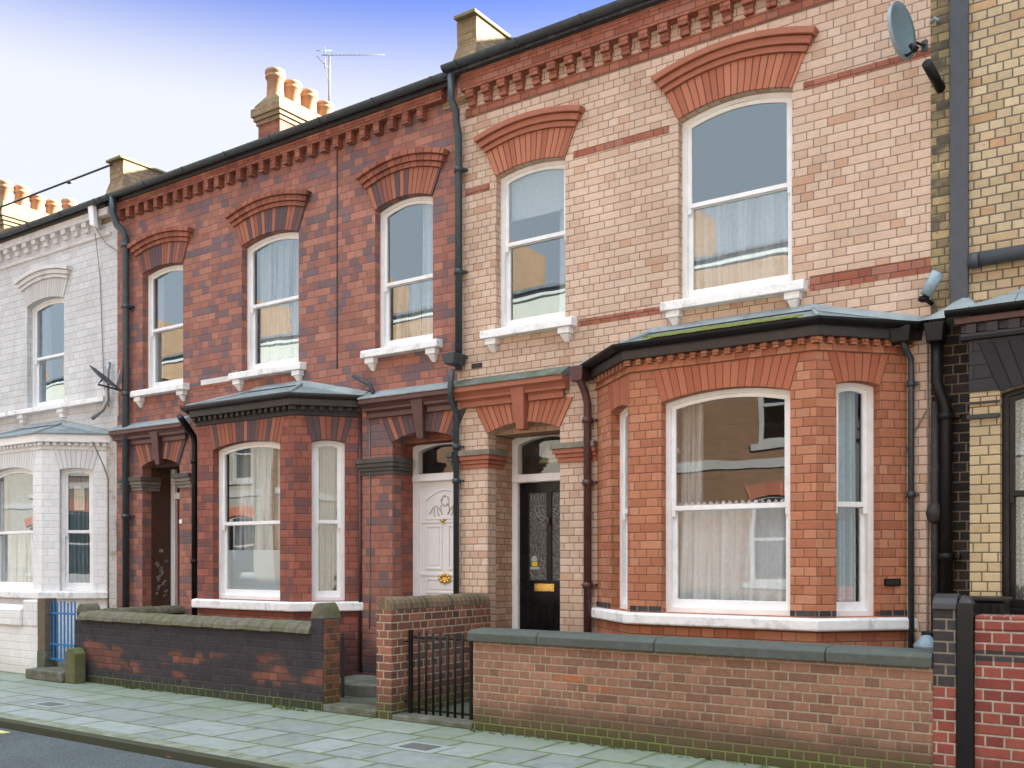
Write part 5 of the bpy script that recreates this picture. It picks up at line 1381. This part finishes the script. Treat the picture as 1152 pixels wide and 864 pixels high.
st.fpoly(Fst, [(uu0, 0), (uu1, 0), (uu1, zts), (uu0+(uu1-uu0)*.7, zts+.06), (uu0+(uu1-uu0)*.3, zts+.065), (uu0, zts-.01)], 0, .16)
tag(st.build('stone_stub', M['moss_stone'], None, .012), 'short moss covered stone stub standing by the step of the blue gate', 'stone post')
st = MB().box(ax(29, -1.95), uu0-.01, -1.96, -1.52, .0, .135)
tag(st.build('doorstep', M['step'], None, .015), 'worn stone step below the blue gate', 'step')
st = MB().box(xb1+.004, xm0-.004, YF-.03, YF+.25, 0, .075)
tag(st.build('threshold', M['step'], None, .01), 'worn stone threshold in the open gateway of the black wall', 'step')
st = MB().box(xm1+.004, x0-.004, YF-.02, YF+.22, 0, .055)
tag(st.build('threshold', M['step'], None, .01), 'stone threshold beneath the black iron gate', 'step')
cx, cy = ax(383, -.75), -.42
pts = [(cx-.35, cy+.4)]+[(cx+.33+.34*math.cos(-math.pi/2+math.pi/2*k/8), cy-.06+.38*math.sin(-math.pi/2+math.pi/2*k/8)) for k in range(9)]+[(cx+.67, cy+.4)]
pts = [(cx-.35, cy+.38), (cx-.35, cy-.44)]+[(cx+.33+.34*math.cos(-math.pi/2+math.pi/2*k/8), cy-.06+.38*math.sin(-math.pi/2+math.pi/2*k/8)) for k in range(9)]+[(cx+.67, cy+.38)]
st = MB().zprism(pts, 0.02, .17)
tag(st.build('doorstep', M['step'], None, .015), 'rounded mossy stone step by the bay of the dark red house', 'step')
# iron gate folded open against the bay, seen edge on
og = tag(empty('garden_gate', (ax(385, -1.3), -1.3, 0)), 'black iron gate standing open edge on behind the pier of the black wall', 'gate')
ox = ax(385.5, -1.45); zo = az(385, 716, -1.4)
Fo = Fr((ox, -1.45), (ox-.53, -.915))
MB().fbox(Fo, 0, .04, .12, zo, -.02, .02).build('stile', M['iron'], og, .003)
MB().fbox(Fo, Fo.L-.03, Fo.L, .12, zo-.02, -.015, .015).build('stile', M['iron'], og, .003)
for za in (.2, zo-.08): MB().fbox(Fo, .04, Fo.L-.03, za, za+.022, -.006, .006).build('rail', M['iron'], og)
for i in range(6): u = .04+(Fo.L-.07)*(i+1)/7; MB().tube([Fo.pt(u, .15, 0), Fo.pt(u, zo-.03, 0)], .0135, 8).build('bar', M['iron'], og)

# ================================================================ ground
YK = -3.93
def sheet(name, x0, x1, y0, y1, z, mat, z0=None):
    b = MB()
    if z0 is None: b.poly([(x0, y0, z), (x1, y0, z), (x1, y1, z), (x0, y1, z)])
    else: b.box(x0, x1, y0, y1, z0, z)
    return tag(b.build(name, mat), kind='structure')
sheet('ground', -400, 400, -400, 400, -.12, M['earth'])
sheet('road', -120, 90, -9.6, YK-.02, -.088, M['asphalt'])
sheet('pavement', -60, 40, YK+.20, YF+.12, 0.0, M['flags'], -.1)
kb = MB().prism(Fr((0, YK), (1, YK)), -60, 40, [(0, -.11), (0, -.025), (.025, 0.003), (.197, .003), (.197, -.11)])
tag(kb.build('kerb', M['kerb']), kind='structure')
sheet('front_yard', -20.5, 5, YF+.121, -.02, .03, M['yard'], -.1)
for nm, xx, yy in (('pavement_far', 0, 0),):
    sheet('far_pavement', -60, 40, -12.4, -9.8, 0.0, M['flags'], -.1)
    kb = MB().box(-60, 40, -9.799, -9.6, -.11, .004); tag(kb.build('far_kerb', M['kerb']), kind='structure')
def ground_at(x, y, z=0.0):
    a = math.atan((x-576)/FPX)-TH; dep = (CH-z)*FPX/(y-HY); k = dep/math.cos(a+TH)
    return k*math.sin(a), -CD+k*math.cos(a)
# painted mark, covers, leaves
x, y = ground_at(4, 824, -.084); x2_, y2_ = ground_at(-40, 826, -.084)
b = MB().poly([(x-2.6, y-.05, -.084), (x+.05, y-.04, -.084), (x+.05, y+.05, -.084), (x-2.6, y+.05, -.084)])
tag(b.build('road_marking', M['paint_yellow']), kind='structure')
for (px, py, w_, l_, lab) in ((472, 841, .17, .26, 'rusty square iron cover set in the pavement near the black gate'), (57, 793, .15, .24, 'dark worn stopcock cover set in the pavement near the blue gate')):
    x, y = ground_at(px, py)
    c = tag(empty('stopcock_cover', (x, y, 0)), lab, 'cover')
    MB().box(x-l_, x+l_, y-w_, y+w_, .001, .007).build('frame', M['cover_frame'], c, .003)
    MB().box(x-l_*.6, x+l_*.6, y-w_*.6, y+w_*.6, .0072, .0125).build('lid', M['iron_cover'], c, .003)
def leaf(px, py, z, a, lab, s=.07):
    x, y = ground_at(px, py, z); b = MB(); n = 8
    ring = []
    for k in range(n):
        t = 2*math.pi*k/n; r = s*(1.0 if k % 2 == 0 else .8)
        lx, ly = r*1.5*math.cos(t), r*.6*math.sin(t)
        ring.append((x+lx*math.cos(a)-ly*math.sin(a), y+lx*math.sin(a)+ly*math.cos(a), z+.006+.012*abs(math.sin(t*1.5))))
    k0 = b.add(ring+[(x, y, z+.02)])
    for k in range(n): b.face((k0+k, k0+(k+1) % n, k0+n))
    tag(b.build('dead_leaf', M['leaf']), lab, 'leaf')
leaf(198, 853, -.088, .4, 'brown dead leaf lying in the gutter left of the other leaf', .065)
leaf(273, 860, -.088, -.3, 'orange dead leaf lying in the gutter at the bottom edge', .055)
# moss and weeds along the foot of the walls
mb = MB(); rnd = random.Random(3)
def tuft(x, y, s):
    n = rnd.randint(5, 9)
    for k in range(n):
        a = rnd.uniform(0, 6.28); h = s*rnd.uniform(.4, 1.0); r = s*rnd.uniform(.2, .8)
        p = Vector((x+rnd.uniform(-s, s), y+rnd.uniform(-s, s)*.5, .0)); q = p+Vector((math.cos(a)*r, math.sin(a)*r, h)); t = Vector((-math.sin(a), math.cos(a), 0))*s*.22
        mb.poly([p-t, p+t, q])
for i in range(150):
    x = rnd.uniform(xb0, xb1) if rnd.random() < .45 else rnd.uniform(x0, x1)
    d = rnd.random()
    if x < xb1 and math.sin(x*2.3+1) < -.1: continue
    tuft(x, YF-.03-.07*d*d, rnd.uniform(.012, .03))
for px, py in ((150, 775), (160, 776), (143, 774), (318, 798), (325, 797), (332, 799), (340, 800), (312, 796)):
    x, y = ground_at(px, py); tuft(x, y, .05); tuft(x+.05, y, .045)
tag(mb.build('weeds', M['moss']), 'green moss and small weeds growing along the foot of the walls', 'weeds', kind='stuff')

# ================================================================ curtains and blinds
def cop(F, op, a, b, z0, z1, d, mat, lab, **k):
    u0, u1 = op[0], op[1]; w = u1-u0
    return curtain(F, u0+.06+(w-.12)*a, u0+.06+(w-.12)*b, z0, z1, d, mat, lab, **k)
D = .24
w = w_big; zmid = rail(MAIN, 773, 234)
cop(MAIN, w, 0, 1, w[2]+.02, zmid+.0, D, M['net'], 'white net half curtain in the wide upper window of the cream house', folds=9, header=.07, seed=1, name='net_curtain')
w = w_sm
cop(MAIN, w, .78, 1, w[2]+.02, w[3]-.1, D+.04, M['net'], 'white curtain drawn to the right side of the narrow upper window of the cream house', folds=4, seed=2)
zbl = az(600, 243, .2)
b = MB().fpoly(MAIN, [(w[0]+.08, zbl), (w[1]-.08, zbl), (w[1]-.08, w[3]+.1), (w[0]+.08, w[3]+.1)], .205, .209)
b.tube([MAIN.pt(w[0]+.08, zbl, .207), MAIN.pt(w[1]-.08, zbl, .207)], .012, 8)
tag(b.build('roller_blind', M['blind']), 'white roller blind pulled part way down in the narrow upper window of the cream house', 'blind')
op = b3[1]; F = bay3.FF
cop(F, op, 0, 1, op[2]+.03, zr3+.0, D, M['net'], 'white gathered cafe curtain in the lower half of the orange bay window', folds=8, header=.075, seed=3, name='net_curtain')
cop(F, op, 0, .2, op[2]+.03, op[3]+.03, D+.09, M['net_thin'], 'tall white curtain at the left side behind the cafe curtain of the orange bay', folds=4, seed=4)
op = b3[2]; F = bay3.FR
cop(F, op, 0, .92, op[2]+.03, op[3]+.03, D, M['pale_cloth'], 'pale aqua curtain in the right side window of the orange bay', folds=5, seed=5)
op = b3[0]; F = bay3.FL
cop(F, op, 0, .6, op[2]+.03, op[3]+.03, D, M['pale_cloth'], 'pale curtain in the left side window of the orange bay', folds=4, seed=6)
w = wb
cop(MAIN, w, 0, 1, w[2]+.02, w[3], D, M['net_thin'], 'thin white voile curtain filling the middle upper window of the red house', folds=7, rise=.06, seed=7, name='net_curtain')
cop(MAIN, w, 0, 1, w[2]+.02, az(300, 346, .2), D+.07, M['net'], 'white half curtain behind the voile in the middle upper window of the red house', folds=5, seed=8)
px0, pz0 = wb[1]-.20, wb[2]+.04
pp_ = tag(empty('potted_plant', (px0, .21, pz0)), 'small potted plant on the inside sill of the middle upper window of the red house', 'plant')
MB().lathe((px0, .215, pz0), [(.035, 0), (.05, .07), (.055, .09), (.045, .09)], 12).build('pot', M['bluegrey'], pp_)
b = MB(); rn = random.Random(9)
for k in range(16):
    a = rn.uniform(0, 6.28); h = rn.uniform(.08, .2); r = rn.uniform(.03, .08)
    p0 = Vector((px0, .215, pz0+.085)); p1 = p0+Vector((math.cos(a)*r, math.sin(a)*r*.3, h)); tt = Vector((math.sin(a), -math.cos(a)*.3, .2))*.02
    b.poly([p0, p0.lerp(p1, .6)+tt, p1, p0.lerp(p1, .6)-tt])
b.build('leaves', M['moss'], pp_)
w = wc
cop(MAIN, w, .66, .98, w[2]+.02, w[3]+.05, D, M['net'], 'white curtain drawn to the right side of the upper window beside the blue black downpipe', folds=5, seed=9)
cop(MAIN, w, 0, 1, w[2]+.02, az(460, 318, .2), D+.05, M['net_thin'], 'white voile half curtain in the upper window beside the blue black downpipe', folds=6, seed=10, header=.05, name='net_curtain')
w = wa
cop(MAIN, w, 0, .12, w[2]+.02, w[3], D, M['net_thin'], 'narrow white curtain at the left edge of the upper window next to the white house', folds=3, seed=11)
op = b2[2]; F = bay2.FR
cop(F, op, 0, 1, op[2]+.03, op[3]+.03, D, M['beige_cloth'], 'beige curtain in the right side window of the dark red bay', folds=7, seed=12)
op = b2[1]; F = bay2.FF
cop(F, op, 0, 1, F.hit(260, 622, .2)[1], op[3], D+.10, M['net_thin'], 'thin net curtain in the front window of the dark red bay', folds=9, seed=13, rise=.05, name='net_curtain')
op = b1[2]; F = bay1.FR
cop(F, op, 0, 1, op[2]+.03, op[3]+.03, D, M['grey_cloth'], 'blue grey curtain in the side window of the white bay', folds=6, seed=14)
n0, n1 = F.hit(83.5, 549, .2), F.hit(95, 574, .2)
nb_ = tag(empty('notice', (*F.pt(n0[0], n1[1], .2)[:2], n1[1])), 'printed paper notice hung inside the side window of the white bay', 'notice')
MB().fbox(F, n0[0], n1[0], n1[1], n0[1], .199, .203).build('sheet', M['paper'], nb_)
b = MB()
for i in range(9):
    zz = n0[1]-.03-(n0[1]-n1[1]-.05)*i/9
    for j in range(3): b.fbox(F, n0[0]+.02+j*(n1[0]-n0[0]-.03)/3, n0[0]+.02+(j+.5+.3*((i*7+j*3) % 5)/5)*(n1[0]-n0[0]-.03)/3, zz-.008, zz, .197, .1988)
b.build('print', M['ink'], nb_)
MB().fbox(F, n0[0]+.0, n0[0]+.1, n0[1]+.001, n0[1]+.03, .197, .2).build('tape', M['tape'], nb_)
op = b1[1]; F = bay1.FF
cop(F, op, 0, 1, op[2]+.03, zr1+.02, D, M['net_thin'], 'white net half curtain in the front window of the white bay', folds=9, seed=15, name='net_curtain')
cop(F, op, .0, 1, op[2]+.03, op[3]+.05, D+.10, M['grey_cloth'], 'tall blue grey curtain in the front window of the white bay', folds=12, seed=16)
cop(MAIN, w1, 0, .25, w1[2]+.02, w1[3], D, M['grey_cloth'], 'grey curtain at the left edge of the upper window of the white house', folds=3, seed=17)
F = F4; op = o4
cop(F, op, 0, .5, op[2]+.09, op[3]+.06, D, M['lace'], 'white lace curtain tied back in the dark framed window of the yellow house', folds=7, taper=.35, seed=18, name='lace_curtain')

# ================================================================ the terrace across the street (seen only as reflections, lights this side)
YO = -13.7
FO = Fr((0, YO), (-1, YO))
def opposite(x0, wd, mat, lab):
    r = tag(empty('terraced_house', (x0+wd/2, YO-4, 0)), lab, 'house', 'houses across the street')
    F = Fr((x0+wd, YO), (x0, YO))
    ops = [(.9, 2.3, 1.1, 3.0, .1), (wd-1.6, wd-.6, .2, 2.7, .1), (1.0, 2.1, 4.3, 6.0, .1), (wd-2.0, wd-.9, 4.3, 6.0, .1), (1.0, 2.0, 7.1, 8.2, 0), (wd-1.95, wd-.95, 7.1, 8.2, 0)]
    MB().fpoly(F, [(0, 0), (wd, 0), (wd, 9.2), (0, 9.2)], 0, .2, [loop(*o) for o in ops]).build('wall', mat, r)
    b = MB().box(x0, x0+.15, YO-8, YO-.21, 0, 9.2).box(x0+wd-.15, x0+wd, YO-8, YO-.21, 0, 9.2).box(x0+.15, x0+wd-.15, YO-8, YO-7.8, 0, 9.2)
    for zf in (.1, 3.6, 6.4, 9.0): b.box(x0+.15, x0+wd-.15, YO-7.8, YO-.21, zf-.08, zf)
    b.build('inner_walls', M['plaster'], r)
    MB().prism(F, 0, wd, [(-.25, 9.2), (-.25, 9.28), (3.8, 10.6), (8, 9.8), (8, 9.2)]).build('roof', M['slate'], r)
    MB().prism(F, 0, wd, [(-.08, 9.05), (-.10, 9.12), (-.12, 9.19), (.02, 9.19), (.02, 9.02)]).build('cornice', M['opp_trim'], r)
    MB().fbox(F, .5, wd-.3, 3.75, 3.95, -.06, .02).build('string_course', M['opp_trim'], r)
    for o in ops:
        if o[2] < .5:
            fr = MB().fpoly(F, loop(*o), .10, .16, [[(o[0]+.1, .25), (o[1]-.1, .25), (o[1]-.1, 2.2), (o[0]+.1, 2.2)]]).build('door_frame', M['white_paint'], r)
            MB().fbox(F, o[0]+.1, o[1]-.1, .25, 2.2, .13, .15).build('front_door', M['door_red'], r); continue
        fr = MB().fpoly(F, loop(*o), .08, .16, [loop(o[0]+.09, o[1]-.09, o[2]+.1, o[3]-.06, o[4])])
        m_ = (o[2]+o[3]+o[4])/2; fr.fbox(F, o[0]+.09, o[1]-.09, m_-.03, m_+.03, .08, .13); fr.fbox(F, o[0]-.15, o[1]+.15, o[2]-.14, o[2]-.001, -.08, .1)
        if o[2] > 6.5: fr.fbox(F, (o[0]+o[1])/2-.025, (o[0]+o[1])/2+.025, o[2]+.1, o[3]-.06, .08, .12)
        fro = fr.build('window', M['opp_trim'], r)
        MB().fpoly(F, loop(o[0]+.08, o[1]-.08, o[2]+.09, o[3]-.05, o[4]), .12).build('pane', M['glass'], fro)
        if o[2] < 6.5 or o[4]:
            A = curve(o[0], o[1], o[3]+.002, o[4]); B = [(u, z+.33) for u, z in curve(o[0]-.12, o[1]+.12, o[3], o[4])]
            MB().ring(F, A, B, -.02, .05, W=o[1]-o[0]+.1, h=.3).build('window_arch', M['vous_orange'], r)
    MB().box(x0-.35, x0+.35, YO-5, YO-2.8, 9.6, 12.0).build('chimney_stack', M['opp_brick'], r)
    return r
wd = 6.2
pa1 = opposite(-12.4, wd, M['opp_brick'], 'orange brick house standing across the street, reflected in the windows')
pa2 = opposite(-6.2, wd, M['opp_pale'], 'pale rendered house standing across the street, reflected in the windows')
for k in (-2, -1, 1, 2, 3):
    c = copy_tree(pa1); c.location.x -= 2*wd*k
    c = copy_tree(pa2); c.location.x -= 2*wd*k

# ================================================================ camera, sun, sky
cam = bpy.data.cameras.new('camera'); co = bpy.data.objects.new('camera', cam); col.objects.link(co)
co.location = (0, -CD, CH); co.rotation_euler = (R(90), 0, TH)
cam.sensor_width = 36; cam.lens = 36*FPX/1152; cam.shift_y = (HY-432)/1152; cam.clip_end = 2000; cam.clip_start = .05
sc.camera = co
EL, AZ = R(20), R(42)      # sun behind the houses on the right: azimuth measured from +Y towards +X
to_sun = Vector((math.cos(EL)*math.sin(AZ), math.cos(EL)*math.cos(AZ), math.sin(EL)))
sun = bpy.data.lights.new('sun', 'SUN'); sun.energy = 5.0; sun.angle = R(.5); sun.color = (1.0, .975, .92)
so = bpy.data.objects.new('sun', sun); col.objects.link(so); so.rotation_euler = to_sun.to_track_quat('Z', 'Y').to_euler(); so.location = (20, 20, 30)
wld = bpy.data.worlds.new('World'); sc.world = wld; wld.use_nodes = True
t = NT(wld.node_tree); bg = wld.node_tree.nodes['Background']
sky = t.n('ShaderNodeTexSky', sky_type='NISHITA', sun_disc=False, sun_elevation=EL, sun_rotation=AZ, altitude=20, air_density=1.0, dust_density=1.6, ozone_density=1.6)
el = t.sep(t.n('ShaderNodeTexCoord').outputs['Generated'])[2]
# pale haze low in the sky, clear blue above it, an added white area overhead, out of view, lighting the house fronts
K = 1/(.13*2**EXPO)
hz = t.ss(el, math.sin(R(HZ0)), math.sin(R(HZ1)), 1.0, 0.0)
clear = t.mix(1.0, sky.outputs[0], SKYM, 'MULTIPLY')
skyc = t.mix(t.m('MULTIPLY', hz, .96), clear, tuple(K*v for v in HAZE))
top_fill = t.ss(el, math.sin(R(33)), math.sin(R(48)))
cn = t.noise(t.n('ShaderNodeTexCoord').outputs['Generated'], 3.0, 5, .6)
top_fill = t.m('MULTIPLY', top_fill, t.lin(cn, .3, .7, .65, 1.0))
skyc = t.mix(top_fill, skyc, tuple(K*v for v in TOP_FILL))
t.put(bg.inputs['Color'], skyc); bg.inputs['Strength'].default_value = .13
vs = sc.view_settings; vs.view_transform = 'Standard'; vs.look = 'None'; vs.gamma = 1.0; vs.use_curve_mapping = False
vs.exposure = EXPO
sc.cycles.max_bounces = 8; sc.cycles.transparent_max_bounces = 12; sc.cycles.caustics_reflective = False; sc.cycles.caustics_refractive = False
sc.cycles.sample_clamp_indirect = 6.0
